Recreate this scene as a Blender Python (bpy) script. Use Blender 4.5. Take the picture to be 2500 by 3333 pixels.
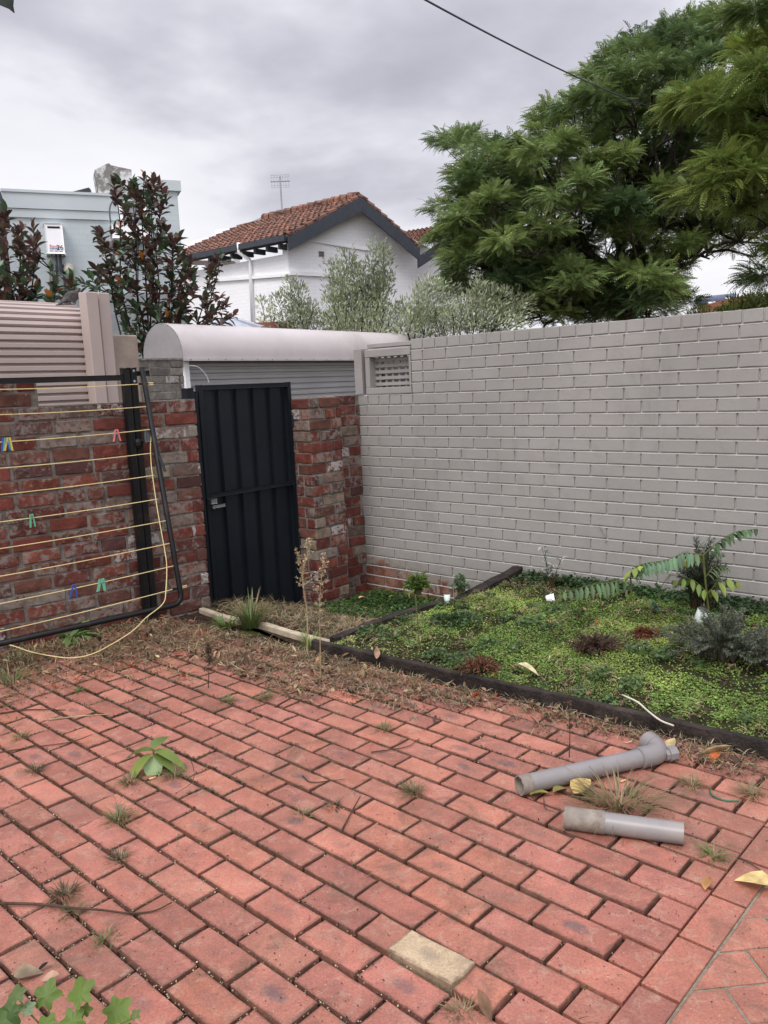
import bpy, bmesh, math, random
import numpy as np
from mathutils import Vector, Matrix
random.seed(7); rng = np.random.default_rng(7)
C = bpy.context.scene
for o in list(bpy.data.objects): bpy.data.objects.remove(o)
A = np.array
def nrm(v): v = A(v, float); return v/np.linalg.norm(v)
# ------------------------------------------------------------------ camera
FPX, PITCH, ROLL, CAMH = 2627.07, 0.155334, -0.043175, 1.48855   # focal length in pixels of a 2500x3333 frame
_f = A([0, math.cos(PITCH), -math.sin(PITCH)]); _r = A([1., 0, 0]); _u = np.cross(_r, _f)
CR = math.cos(ROLL)*_r+math.sin(ROLL)*_u; CU = -math.sin(ROLL)*_r+math.cos(ROLL)*_u; CF = _f
EYE = A([0, 0, CAMH])
cam = bpy.data.cameras.new('camera'); camo = bpy.data.objects.new('camera', cam); C.collection.objects.link(camo)
M = Matrix((tuple(CR)+(0,), tuple(CU)+(0,), tuple(-CF)+(CAMH,), (0, 0, 0, 1))).to_4x4()
M = Matrix(((CR[0], CU[0], -CF[0], 0), (CR[1], CU[1], -CF[1], 0), (CR[2], CU[2], -CF[2], CAMH), (0, 0, 0, 1)))
camo.matrix_world = M
cam.sensor_fit = 'VERTICAL'; cam.sensor_height = 36; cam.lens = FPX/3333*36; cam.clip_start = 0.05; cam.clip_end = 2000
C.camera = camo; C.render.resolution_x = 768; C.render.resolution_y = 1024
C.view_settings.view_transform = 'Standard'; C.view_settings.look = 'None'; C.view_settings.gamma = 1
C.view_settings.exposure = 0.5
C.render.engine = 'CYCLES'
# ------------------------------------------------------------------ world: overcast sky with soft cloud banks
SUN_EL, SUN_AZ = math.radians(55), math.radians(-150)
w = bpy.data.worlds.new('World'); C.world = w; w.use_nodes = True
nt = w.node_tree; nt.nodes.clear(); N = nt.nodes.new; Lk = nt.links.new
out = N('ShaderNodeOutputWorld'); bg = N('ShaderNodeBackground'); Lk(bg.outputs[0], out.inputs[0])
sky = N('ShaderNodeTexSky'); sky.sky_type = 'NISHITA'; sky.sun_disc = False; sky.sun_elevation = SUN_EL; sky.sun_rotation = SUN_AZ; sky.air_density = 2; sky.dust_density = 6
tc = N('ShaderNodeTexCoord'); sep = N('ShaderNodeSeparateXYZ'); Lk(tc.outputs['Generated'], sep.inputs[0])
def mth(op, a, b=None, c=None, clamp=False):
    m = N('ShaderNodeMath'); m.operation = op; m.use_clamp = clamp
    for i, v in enumerate((a, b, c)):
        if v is None: continue
        if isinstance(v, (int, float)): m.inputs[i].default_value = v
        else: Lk(v, m.inputs[i])
    return m.outputs[0]
zc = mth('MAXIMUM', sep.outputs[2], 0.0)
den = mth('ADD', zc, 0.22)
px_ = mth('DIVIDE', sep.outputs[0], den); py_ = mth('DIVIDE', sep.outputs[1], den)
cmb = N('ShaderNodeCombineXYZ'); Lk(px_, cmb.inputs[0]); Lk(py_, cmb.inputs[1]); cmb.inputs[2].default_value = 0.37
n1 = N('ShaderNodeTexNoise'); n1.inputs['Scale'].default_value = 1.25; n1.inputs['Detail'].default_value = 5; n1.inputs['Roughness'].default_value = .5; n1.inputs['Distortion'].default_value = .25
Lk(cmb.outputs[0], n1.inputs['Vector'])
n2 = N('ShaderNodeTexNoise'); n2.inputs['Scale'].default_value = 3.4; n2.inputs['Detail'].default_value = 4; Lk(cmb.outputs[0], n2.inputs['Vector'])
nn = mth('ADD', mth('MULTIPLY', n1.outputs[0], .75), mth('MULTIPLY', n2.outputs[0], .25))
nn = mth('ADD', nn, mth('MULTIPLY', mth('SUBTRACT', 0.40, zc), 0.46))
cr = N('ShaderNodeValToRGB'); Lk(nn, cr.inputs[0])
cr.color_ramp.interpolation = 'B_SPLINE'
for e, (p, c) in zip([cr.color_ramp.elements[0], cr.color_ramp.elements[1], cr.color_ramp.elements.new(.5), cr.color_ramp.elements.new(.6)],
    [(.37, (.40, .395, .465, 1)), (.69, (1., .99, 1., 1)), (.48, (.53, .525, .60, 1)), (.58, (.78, .775, .84, 1))]):
    e.position = p; e.color = c
mixs = N('ShaderNodeMixRGB'); mixs.inputs[0].default_value = 0.0; Lk(cr.outputs[0], mixs.inputs[1])
skm = N('ShaderNodeMixRGB'); skm.blend_type = 'MULTIPLY'; skm.inputs[0].default_value = 1; Lk(sky.outputs[0], skm.inputs[1]); skm.inputs[2].default_value = (.1, .1, .1, 1)
Lk(skm.outputs[0], mixs.inputs[2]); mixs.inputs[0].default_value = .06
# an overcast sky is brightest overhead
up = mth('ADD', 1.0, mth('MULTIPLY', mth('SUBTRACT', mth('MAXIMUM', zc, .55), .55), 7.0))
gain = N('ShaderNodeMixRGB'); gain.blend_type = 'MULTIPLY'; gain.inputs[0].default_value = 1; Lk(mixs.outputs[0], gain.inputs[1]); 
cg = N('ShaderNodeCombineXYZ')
# extra brightness added to the unseen sky behind the camera, on the sun's side
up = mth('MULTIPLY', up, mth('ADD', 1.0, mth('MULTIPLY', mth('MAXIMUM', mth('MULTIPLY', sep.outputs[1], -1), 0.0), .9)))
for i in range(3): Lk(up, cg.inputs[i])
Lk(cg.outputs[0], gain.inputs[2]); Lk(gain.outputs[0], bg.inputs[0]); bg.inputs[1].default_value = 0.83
sun = bpy.data.lights.new('sun', 'SUN'); sun.energy = 1.3; sun.angle = math.radians(25); sun.color = (1, .97, .93)
suno = bpy.data.objects.new('sun', sun); C.collection.objects.link(suno)
sd = A([math.sin(SUN_AZ)*math.cos(SUN_EL), math.cos(SUN_AZ)*math.cos(SUN_EL), math.sin(SUN_EL)])
suno.rotation_euler = Vector(-sd).to_track_quat('-Z', 'Y').to_euler()
# ------------------------------------------------------------------ placing helpers
def ray(x, y): return (x-1250)/FPX*CR-(y-1666.5)/FPX*CU+CF
def gp(x, y, z=0.): d = ray(x, y); return EYE+d*((z-CAMH)/d[2])
def at(x, y, Y): d = ray(x, y); return EYE+d*(Y/d[1])
def pl(x, y, P0, n): d = ray(x, y); return EYE+d*(((A(P0)-EYE)@n)/(d@n))
# ------------------------------------------------------------------ object helpers
def tag(o, label=None, cat=None, group=None, kind=None):
    if label: o['label'] = label
    if cat: o['category'] = cat
    if group: o['group'] = group
    if kind: o['kind'] = kind
    return o
def thing(name, label, cat, loc=(0, 0, 0), rz=0, group=None):
    o = bpy.data.objects.new(name, None); C.collection.objects.link(o)
    o.location = Vector([float(v) for v in loc]); o.rotation_euler = (0, 0, rz); o.empty_display_size = .1
    return tag(o, label, cat, group)
def link(name, me, mat=None, parent=None):
    if mat is not None: me.materials.append(mat)
    o = bpy.data.objects.new(name, me); C.collection.objects.link(o)
    if parent is not None:
        o.parent = parent                      # meshes are made in world coordinates: undo the parents' placement
        m = Matrix.Identity(4); q = parent
        while q is not None:
            m = (Matrix.Translation(q.location) @ q.rotation_euler.to_matrix().to_4x4() @ Matrix.Diagonal((*q.scale, 1))) @ m; q = q.parent
        me.transform(m.inverted())
    return o
def npm(name, V, F, mat=None, parent=None, smooth=False, cols=None, extra=None):
    """mesh from arrays; F is (m,k) or a list of index tuples; cols (n,3|4) per-vertex"""
    V = np.asarray(V, float).reshape(-1, 3); me = bpy.data.meshes.new(name)
    if isinstance(F, np.ndarray):
        m, k = F.shape; me.vertices.add(len(V)); me.vertices.foreach_set('co', V.astype(np.float32).ravel())
        me.loops.add(m*k); me.loops.foreach_set('vertex_index', F.astype(np.int32).ravel())
        me.polygons.add(m); me.polygons.foreach_set('loop_start', np.arange(0, m*k, k, dtype=np.int32))
        me.update(calc_edges=True)
    else:
        me.from_pydata([tuple(v) for v in V], [], F); me.update()
    for nm_, c in (('tint', cols), ('bc', extra)):
        if c is None: continue
        c = np.asarray(c, float); c = np.c_[c, np.ones(len(c))] if c.shape[1] == 3 else c
        at_ = me.color_attributes.new(nm_, 'FLOAT_COLOR', 'POINT'); at_.data.foreach_set('color', c.astype(np.float32).ravel())
    if smooth: me.polygons.foreach_set('use_smooth', np.ones(len(me.polygons), bool))
    return link(name, me, mat, parent)
class MB:
    """collects boxes, tubes and free polygons into one mesh"""
    def __init__(s): s.v = []; s.f = []; s.c = []; s.e = []; s.hc = False
    def add(s, V, F, col=None, ex=None):
        b = len(s.v); s.v += [tuple(map(float, p)) for p in V]; s.f += [tuple(int(i)+b for i in f) for f in F]
        s.c += [tuple(col) if col is not None else (1, 1, 1)]*len(V)
        s.e += (list(ex) if ex is not None else [(0, 0, 0)]*len(V))
        if col is not None or ex is not None: s.hc = True
        return s
    def box(s, o, x, y, z, **k):      # corner o and three edge vectors
        o, x, y, z = map(lambda q: A(q, float), (o, x, y, z))
        P = [o, o+x, o+x+y, o+y, o+z, o+x+z, o+x+y+z, o+y+z]
        fl = np.dot(np.cross(x, y), z) > 0
        F = [(0, 3, 2, 1), (4, 5, 6, 7), (0, 1, 5, 4), (1, 2, 6, 5), (2, 3, 7, 6), (3, 0, 4, 7)]
        if not fl: F = [f[::-1] for f in F]
        return s.add(P, F, **k)
    def cbox(s, c, x, y, z, **k): c = A(c, float); x, y, z = A(x, float), A(y, float), A(z, float); return s.box(c-x/2-y/2-z/2, x, y, z, **k)
    def bbox(s, o, x, y, z, b=.004, **k):   # box with chamfered edges
        o, x, y, z = map(lambda q: A(q, float), (o, x, y, z)); lx, ly, lz = map(np.linalg.norm, (x, y, z)); X, Y, Z = x/lx, y/ly, z/lz
        bm = bmesh.new(); bmesh.ops.create_cube(bm, size=1)
        for v in bm.verts: v.co = Vector(o+X*(v.co.x+.5)*lx+Y*(v.co.y+.5)*ly+Z*(v.co.z+.5)*lz)
        bmesh.ops.bevel(bm, geom=list(bm.edges), offset=b, segments=1, affect='EDGES'); bmesh.ops.recalc_face_normals(bm, faces=bm.faces)
        bm.verts.index_update(); s.add([tuple(v.co) for v in bm.verts], [[v.index for v in f.verts] for f in bm.faces], **k); bm.free(); return s
    def prism(s, P, d, **k):          # polygon P (world points) pushed by vector d
        P = [A(p, float) for p in P]; d = A(d, float); n = len(P)
        nn_ = sum(np.cross(P[i]-P[0], P[(i+1) % n]-P[0]) for i in range(n))
        if nn_@d > 0: P = P[::-1]
        V = P+[p+d for p in P]
        F = [tuple(range(n)), tuple(range(2*n-1, n-1, -1))]+[(i, i+n, (i+1) % n+n, (i+1) % n) for i in range(n)]
        return s.add(V, F, **k)
    def tube(s, P, r, n=8, cap=True, flat=1., **k):
        P = [A(p, float) for p in P]; R = r if hasattr(r, '__len__') else [r]*len(P)
        V = []; F = []; up = None
        for i, p in enumerate(P):
            t = nrm(P[min(i+1, len(P)-1)]-P[max(i-1, 0)])
            if up is None:
                up = A([0, 0, 1.]) if abs(t[2]) < .9 else A([1., 0, 0])
            a = nrm(np.cross(up, t)); b = np.cross(t, a); up = b
            for j in range(n):
                th = 2*math.pi*j/n+math.pi/n; V.append(p+R[i]*(math.cos(th)*a+math.sin(th)*b*flat))
        for i in range(len(P)-1):
            for j in range(n):
                F.append((i*n+j, i*n+(j+1) % n, (i+1)*n+(j+1) % n, (i+1)*n+j))
        if cap: F += [tuple(range(n))[::-1], tuple(range((len(P)-1)*n, len(P)*n))]
        return s.add(V, F, **k)
    def lathe(s, c, axis, prof, n=20, **k):    # prof: (distance along axis, radius)
        return s.tube([A(c)+A(axis)*d for d, r in prof], [r for d, r in prof], n=n, **k)
    def ball(s, c, rx, ry=None, rz=None, n=10, **k):
        ry = ry or rx; rz = rz or rx; V = []; F = []; m = n
        for i in range(m+1):
            for j in range(n*2):
                a = math.pi*i/m; b = math.pi*j/n; V.append(A(c)+A([rx*math.sin(a)*math.cos(b), ry*math.sin(a)*math.sin(b), rz*math.cos(a)]))
        for i in range(m):
            for j in range(n*2): F.append((i*2*n+j, (i+1)*2*n+j, (i+1)*2*n+(j+1) % (2*n), i*2*n+(j+1) % (2*n)))
        return s.add(V, F, **k)
    def build(s, name, mat, parent=None, smooth=False):
        o = npm(name, A(s.v), s.f, mat, parent, smooth, cols=A(s.c) if s.hc else None, extra=A(s.e) if s.hc else None)
        if smooth == 'auto':
            o.data.polygons.foreach_set('use_smooth', np.ones(len(o.data.polygons), bool)); o.data.set_sharp_from_angle(angle=math.radians(24))
        return o
def smoothpath(P, n=6):
    P = [A(p, float) for p in P]; out_ = []
    Q = [2*P[0]-P[1]]+P+[2*P[-1]-P[-2]]
    for i in range(1, len(Q)-2):
        for t in np.linspace(0, 1, n, endpoint=False):
            a, b, c, d = Q[i-1], Q[i], Q[i+1], Q[i+2]
            out_.append(.5*((2*b)+(-a+c)*t+(2*a-5*b+4*c-d)*t*t+(-a+3*b-3*c+d)*t**3))
    out_.append(P[-1]); return out_
# ------------------------------------------------------------------ materials
class NB:
    def __init__(s, name, rough=.8, metal=0, spec=.3):
        s.m = bpy.data.materials.new(name); s.m.use_nodes = True; s.t = s.m.node_tree; s.b = s.t.nodes['Principled BSDF']
        s.b.inputs['Roughness'].default_value = rough; s.b.inputs['Metallic'].default_value = metal; s.b.inputs['Specular IOR Level'].default_value = spec
        s.tc = s.n('ShaderNodeTexCoord').outputs['Object']
    def n(s, t): return s.t.nodes.new(t)
    def l(s, a, b): s.t.links.new(a, b)
    def set(s, inp, v):
        if isinstance(v, (int, float)): inp.default_value = v
        elif isinstance(v, (tuple, list)): inp.default_value = tuple(v)+((1,) if len(v) == 3 and inp.type == 'RGBA' else ())
        else: s.l(v, inp)
    def noise(s, scale, detail=4, rough=.55, vec=None, dist=0, col=False):
        n = s.n('ShaderNodeTexNoise'); n.inputs['Scale'].default_value = scale; n.inputs['Detail'].default_value = detail; n.inputs['Roughness'].default_value = rough; n.inputs['Distortion'].default_value = dist
        s.l(vec or s.tc, n.inputs['Vector']); return n.outputs[1 if col else 0]
    def voro(s, scale, vec=None, feat='F1', out='Distance'):
        n = s.n('ShaderNodeTexVoronoi'); n.feature = feat; n.inputs['Scale'].default_value = scale; s.l(vec or s.tc, n.inputs['Vector']); return n.outputs[out]
    def mapv(s, scale=(1, 1, 1), rot=(0, 0, 0)):
        n = s.n('ShaderNodeMapping'); n.inputs['Scale'].default_value = scale; n.inputs['Rotation'].default_value = rot; s.l(s.tc, n.inputs[0]); return n.outputs[0]
    def ramp(s, v, a, b, lo=0., hi=1.):
        n = s.n('ShaderNodeMapRange'); n.interpolation_type = 'SMOOTHSTEP'; s.l(v, n.inputs[0]); n.inputs[1].default_value = a; n.inputs[2].default_value = b; n.inputs[3].default_value = lo; n.inputs[4].default_value = hi; return n.outputs[0]
    def math(s, op, a, b=0., clamp=False):
        n = s.n('ShaderNodeMath'); n.operation = op; n.use_clamp = clamp; s.set(n.inputs[0], a); s.set(n.inputs[1], b); return n.outputs[0]
    def mix(s, f, a, b, mode='MIX'):
        n = s.n('ShaderNodeMixRGB'); n.blend_type = mode; s.set(n.inputs[0], f); s.set(n.inputs[1], a); s.set(n.inputs[2], b); return n.outputs[0]
    def attr(s, name='tint'): n = s.n('ShaderNodeAttribute'); n.attribute_name = name; return n
    def scale(s, col, v):     # colour times scalar node
        n = s.n('ShaderNodeVectorMath'); n.operation = 'SCALE'; s.set(n.inputs[0], col); s.set(n.inputs['Scale'], v); return n.outputs[0]
    def bump(s, h, strength=.3, dist=.01):
        n = s.n('ShaderNodeBump'); n.inputs['Strength'].default_value = strength; n.inputs['Distance'].default_value = dist; s.l(h, n.inputs['Height']); s.l(n.outputs[0], s.b.inputs['Normal']); return s
    def col(s, v): s.set(s.b.inputs['Base Color'], v); return s
    def rough(s, v): s.set(s.b.inputs['Roughness'], v); return s
def plain(name, c, rough=.6, metal=0, var=.12, sc=8, bump=.15, bd=.004, spec=.3, dirt=None):
    b = NB(name, rough, metal, spec); v = b.ramp(b.noise(sc, 5), .3, .7, 1-var, 1+var); col = b.scale(c, v)
    if dirt: col = b.mix(b.ramp(b.noise(sc*.4, 6, .65), .52, .72, 0, .8), col, dirt)
    b.col(col); b.bump(b.noise(sc*6, 4), bump, bd); return b.m
def leafmat(name, rough=.5, trans=.25, c=None, spec=.35, var=.25, sc=3):
    b = NB(name, rough, 0, spec); a = b.attr('tint').outputs['Color'] if c is None else c
    col = b.scale(a, b.ramp(b.noise(sc, 3), .3, .7, 1-var, 1+var)); b.col(col)
    tr = b.n('ShaderNodeBsdfTranslucent'); b.l(b.scale(col, 1.3), tr.inputs[0]); mx = b.n('ShaderNodeMixShader'); mx.inputs[0].default_value = trans
    b.l(b.b.outputs[0], mx.inputs[1]); b.l(tr.outputs[0], mx.inputs[2]); b.l(mx.outputs[0], b.t.nodes['Material Output'].inputs[0]); return b.m
MT = {}
# clay pavers: per-brick tint, dark kiln smudge in the middle of some, fine grit
b = NB('clay_paver', .72, 0, .35); t = b.attr('tint').outputs['Color']; bc = b.attr('bc'); sx = b.n('ShaderNodeSeparateXYZ'); b.l(bc.outputs['Vector'], sx.inputs[0])
c = b.scale(t, b.ramp(b.noise(5, 6, .62), .3, .7, .82, 1.18))
c = b.mix(b.ramp(b.noise(17, 5, .7, dist=1), .5, .68, 0, .42), c, (.40, .27, .19))
c = b.mix(b.ramp(b.noise(9, 4, .6, dist=.6), .56, .75, 0, .40), c, (.22, .105, .085))
du = b.math('SUBTRACT', sx.outputs[0], .5); dv = b.math('SUBTRACT', sx.outputs[1], .5)
dd = b.math('ADD', b.math('MULTIPLY', b.math('MULTIPLY', du, du), 14), b.math('MULTIPLY', b.math('MULTIPLY', dv, dv), 12))
dd = b.math('ADD', dd, b.math('MULTIPLY', b.math('SUBTRACT', b.noise(22, 5, .7), .5), 2.2))
sm = b.math('MULTIPLY', b.ramp(dd, -.1, .9, 1, 0), sx.outputs[2]); c = b.mix(sm, c, (.085, .07, .075))
mp = b.mapv((14, 95, 14), (0, 0, .9)); c = b.mix(b.ramp(b.noise(1.3, 4, .6, vec=mp), .63, .72, 0, .5), c, (.09, .05, .045))
c = b.mix(b.ramp(b.voro(85), .07, .16, .75, 0), c, (.07, .035, .03)); c = b.mix(b.ramp(b.voro(41), .035, .07, .9, 0), c, (.6, .45, .36))
c = b.mix(b.ramp(b.noise(1.3, 6, .6), .50, .72, 0, .33), c, (.17, .12, .085))
eu = b.math('MINIMUM', sx.outputs[0], b.math('SUBTRACT', 1, sx.outputs[0])); ev = b.math('MINIMUM', b.math('MULTIPLY', sx.outputs[1], .5), b.math('MULTIPLY', b.math('SUBTRACT', 1, sx.outputs[1]), .5))
ee = b.math('ADD', b.math('MINIMUM', eu, ev), b.math('MULTIPLY', b.math('SUBTRACT', b.noise(18, 6, .7), .5), .16))
c = b.mix(b.ramp(ee, -.01, .045, .62, 0), c, (.085, .05, .035))
c = b.mix(b.ramp(b.noise(3.1, 7, .72, dist=1), .50, .68, 0, .6), c, (.12, .07, .045))
c = b.scale(c, b.ramp(b.noise(150, 3, .6), .3, .7, .86, 1.14)); b.col(c); b.rough(b.ramp(b.noise(7, 4), .35, .65, .5, .85)); b.bump(b.math('ADD', b.noise(90, 5, .75), b.math('MULTIPLY', b.noise(14, 3), 1.2)), .6, .005); MT['paver'] = b.m
def jointmat(name, base, c2, moss):
    b = NB(name, .95, 0, .1); c = b.mix(b.ramp(b.noise(30, 6, .7), .4, .6), base, c2); c = b.mix(b.ramp(b.noise(2.3, 5, .6), .50, .62, 0, moss), c, (.055, .085, .012))
    c = b.mix(b.ramp(b.voro(140), .1, .25, .6, 0), c, (.3, .27, .2)); b.col(c); b.bump(b.noise(70, 5, .7), 1, .012); return b.m
MT['joint'] = jointmat('joint_sand', (.018, .008, .006), (.05, .03, .02), .8)
MT['mortar_path'] = jointmat('path_mortar', (.30, .27, .20), (.22, .19, .14), .0)
# old red brick with lime and paint left on it
b = NB('recycled_brick', .9, 0, .2); t = b.attr('tint').outputs['Color']; bc = b.attr('bc'); sx = b.n('ShaderNodeSeparateXYZ'); b.l(bc.outputs['Vector'], sx.inputs[0])
c = b.scale(t, b.ramp(b.noise(14, 6, .65), .3, .7, .72, 1.3))
nz = b.math('ADD', b.noise(21, 6, .72, dist=.35), b.math('MULTIPLY', sx.outputs[0], .42))
c = b.mix(b.ramp(nz, .54, .70, 0, .72), c, b.mix(b.noise(40, 4), (.15, .135, .115), (.29, .26, .225)))
nz2 = b.math('ADD', b.noise(24, 6, .75, dist=.3), b.math('MULTIPLY', sx.outputs[1], .42))
c = b.mix(b.ramp(nz2, .64, .71, 0, .8), c, (.42, .40, .37))
c = b.mix(b.ramp(b.noise(11, 5, .7), .58, .75, 0, .65), c, (.04, .028, .025))
b.col(c); b.bump(b.math('ADD', b.noise(50, 6, .7), b.math('MULTIPLY', nz, 1.2)), .7, .008); MT['rbrick'] = b.m
b = NB('lime_mortar', .95, 0, .1); c = b.mix(b.ramp(b.noise(12, 6, .7), .35, .65), (.13, .118, .10), (.24, .215, .185)); c = b.mix(b.ramp(b.noise(2.5, 5, .6), .56, .7, 0, .5), c, (.075, .08, .045)); b.col(c); b.bump(b.noise(45, 6, .75), 1, .012); MT['mortar'] = b.m
# grey painted brick, flaking to bare brick near the ground in the corner
def painted(name, flake):
    b = NB(name, .55, 0, .4); t = b.attr('tint').outputs['Color']; c = b.scale(t, b.ramp(b.noise(1.1, 6, .62), .3, .7, .87, 1.08))
    c = b.mix(b.ramp(b.noise(2.6, 6, .72, dist=1.5, vec=b.mapv((1, 1, .35))), .52, .75, 0, .34), c, (.15, .145, .12)); c = b.mix(b.ramp(b.noise(34, 4, .8), .68, .72, 0, .5), c, (.11, .09, .07))
    c = b.mix(b.ramp(b.noise(26, 5, .7), .60, .75, 0, .22), c, (.22, .2, .19))
    if flake:
        g = b.n('ShaderNodeNewGeometry'); sp = b.n('ShaderNodeSeparateXYZ'); b.l(g.outputs['Position'], sp.inputs[0])
        bcn = b.attr('bc'); s2 = b.n('ShaderNodeSeparateXYZ'); b.l(bcn.outputs['Vector'], s2.inputs[0])     # r: metres along the wall
        hz = b.math('ADD', sp.outputs[2], b.math('MULTIPLY', s2.outputs[0], .17))
        edge = b.math('ADD', hz, b.math('MULTIPLY', b.math('SUBTRACT', b.noise(6, 7, .75, dist=1), .5), .8))
        bare = b.mix(b.ramp(b.noise(9, 5, .6), .4, .6), (.13, .048, .033), (.25, .13, .09))
        wet = b.ramp(b.math('ADD', hz, b.math('MULTIPLY', b.math('SUBTRACT', b.noise(5, 6, .7), .5), .5)), -.02, .22, .75, 0)
        c = b.mix(wet, c, b.mix(b.noise(20, 5), (.15, .12, .09), (.27, .23, .19)))
        c = b.mix(b.ramp(edge, -.03, .02, 1, 0), c, bare)
    b.col(c); b.bump(b.math('ADD', b.noise(40, 5, .65), b.math('MULTIPLY', b.noise(9, 3), .25)), .3, .004); return b.m
MT['grey'] = painted('grey_painted_brick', True)
b = NB('highlit_grey_joint', .6, 0, .35); b.col(b.scale((.36, .34, .32), b.ramp(b.noise(10, 5), .3, .7, .9, 1.1))); b.bump(b.noise(60, 5), .5, .006); MT['greyj'] = b.m  # same grey paint, lightened to put the ledges' skylit highlight into the colour
MT['greyframe'] = plain('grey_painted_wood', (.27, .255, .24), .5, var=.06, sc=5)
MT['black'] = plain('black_painted_steel', (.006, .006, .006), .5, var=.2, sc=20, spec=.25, dirt=(.03, .02, .015))
MT['gate'] = plain('dark_blue_grey_sheet', (.0075, .0105, .014), .42, var=.15, sc=3, spec=.25, bump=.05, dirt=(.022, .023, .025))
MT['galv'] = plain('galvanised_steel', (.26, .27, .28), .4, .8, var=.15)
MT['cord'] = plain('yellow_cord', (.62, .52, .25), .6, var=.08)
MT['tan'] = plain('tan_painted_steel', (.40, .325, .29), .42, var=.05, sc=2, spec=.4, dirt=(.34, .27, .23))
MT['drum'] = plain('cream_painted_steel', (.50, .46, .445), .4, var=.05, sc=2, spec=.4, dirt=(.40, .355, .33))
MT['render'] = plain('tan_cement_render', (.30, .24, .195), .9, var=.12, sc=6, bump=.4, bd=.01)
MT['slat'] = plain('pale_grey_steel', (.36, .36, .355), .45, var=.05, sc=2, spec=.4)
MT['white'] = plain('white_paint', (.87, .875, .88), .6, var=.04, sc=1.2)
MT['whitewall'] = None
MT['trim'] = plain('charcoal_painted_timber', (.045, .05, .062), .5, var=.12)
MT['timber'] = plain('wet_black_timber', (.022, .016, .013), .7, var=.5, sc=12, bump=.8, bd=.01, dirt=(.07, .055, .045))
MT['paletimber'] = plain('weathered_pale_timber', (.42, .35, .25), .8, var=.2, sc=14, bump=.5, bd=.006, dirt=(.2, .15, .1))
MT['pvc'] = plain('grey_plastic_pipe', (.205, .192, .185), .38, var=.06, sc=9, spec=.5, bump=.1, dirt=(.27, .24, .21))
MT['pvcold'] = plain('stained_plastic_pipe', (.22, .19, .155), .6, var=.2, sc=22, dirt=(.10, .075, .055))
MT['bark'] = plain('dark_bark', (.035, .026, .02), .9, var=.4, sc=5, bump=.8, bd=.03)
MT['twig'] = plain('dry_twig', (.06, .035, .02), .85, var=.3, sc=30)
MT['stem'] = plain('green_stem', (.10, .11, .035), .6, var=.2)
MT['straw'] = plain('dry_straw', (.30, .23, .13), .8, var=.3, sc=20)
MT['leaf'] = leafmat('leaf', .5, .25); MT['leafgloss'] = leafmat('glossy_leaf', .34, .18, spec=.5, sc=4); MT['dead'] = leafmat('dead_leaf', .8, .12, spec=.2, sc=14, var=.4)
MT['soil'] = None
b = NB('soil', .95, 0, .1); c = b.mix(b.ramp(b.noise(9, 7, .7), .35, .65), (.04, .026, .017), (.11, .07, .045)); c = b.mix(b.ramp(b.noise(2.2, 5, .6), .5, .65, 0, .5), c, (.05, .06, .02)); b.col(c); b.bump(b.noise(40, 6, .75), 1, .02); MT['soil'] = b.m
b = NB('moss_soil', .95, 0, .1); c = b.mix(b.ramp(b.noise(6, 7, .7), .4, .6), (.028, .024, .013), (.05, .055, .02)); b.col(c); b.bump(b.noise(60, 6, .75), 1, .02); MT['mossoil'] = b.m
# ------------------------------------------------------------------ brickwork
def face_brick(mb, o, X, Z, Nn, w, h, depth, tint, ex=None, jit=.0, bev=.004, nx=3, nz=2, edge=0., uv=None):
    us = [0, bev]+list(np.linspace(0, w, nx+1)[1:-1])+[w-bev, w]; vs = [0, bev]+list(np.linspace(0, h, nz+1)[1:-1])+[h-bev, h]
    nu, nv = len(us), len(vs); V = []; E_ = []
    for j, v in enumerate(vs):
        for i, u in enumerate(us):
            bd = i in (0, nu-1) or j in (0, nv-1); cn = i in (0, nu-1) and j in (0, nv-1)
            du = random.uniform(-edge, edge); dv = random.uniform(-edge, edge)
            if cn: du += (bev*.5 if i == 0 else -bev*.5); dv += (bev*.5 if j == 0 else -bev*.5)
            V.append(o+X*(u+du)+Z*(v+dv)+Nn*((-bev if bd else 0)+random.gauss(0, jit)))
            E_.append((u/w, v/h, uv) if uv is not None else (ex or (0, 0, 0)))
    F = [(j*nu+i, j*nu+i+1, (j+1)*nu+i+1, (j+1)*nu+i) for j in range(nv-1) for i in range(nu-1)]
    ring = [i for i in range(nu)]+[j*nu+nu-1 for j in range(1, nv)]+[(nv-1)*nu+i for i in range(nu-2, -1, -1)]+[j*nu for j in range(nv-2, 0, -1)]
    b0 = len(V); V += [V[k]-Nn*depth for k in ring]; E_ += [E_[k] for k in ring]; n = len(ring)
    if np.dot(np.cross(X, Z), Nn) < 0: F = [f[::-1] for f in F]; flip = True
    else: flip = False
    for k in range(n):
        q = (ring[k], b0+k, b0+(k+1) % n, ring[(k+1) % n]); F.append(q[::-1] if flip else q)
    mb.add(V, F, col=tint, ex=E_)
def clip(poly, p, n):      # keep the side where (q-p).n >= 0
    out_ = []
    for i in range(len(poly)):
        a, b = poly[i], poly[(i+1) % len(poly)]; da, db = (a-p)@n, (b-p)@n
        if da >= 0: out_.append(a)
        if (da >= 0) != (db >= 0): out_.append(a+(b-a)*(da/(da-db)))
    return out_
def parea(P): return .5*abs(sum(P[i][0]*P[(i+1) % len(P)][1]-P[(i+1) % len(P)][0]*P[i][1] for i in range(len(P))))
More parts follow.
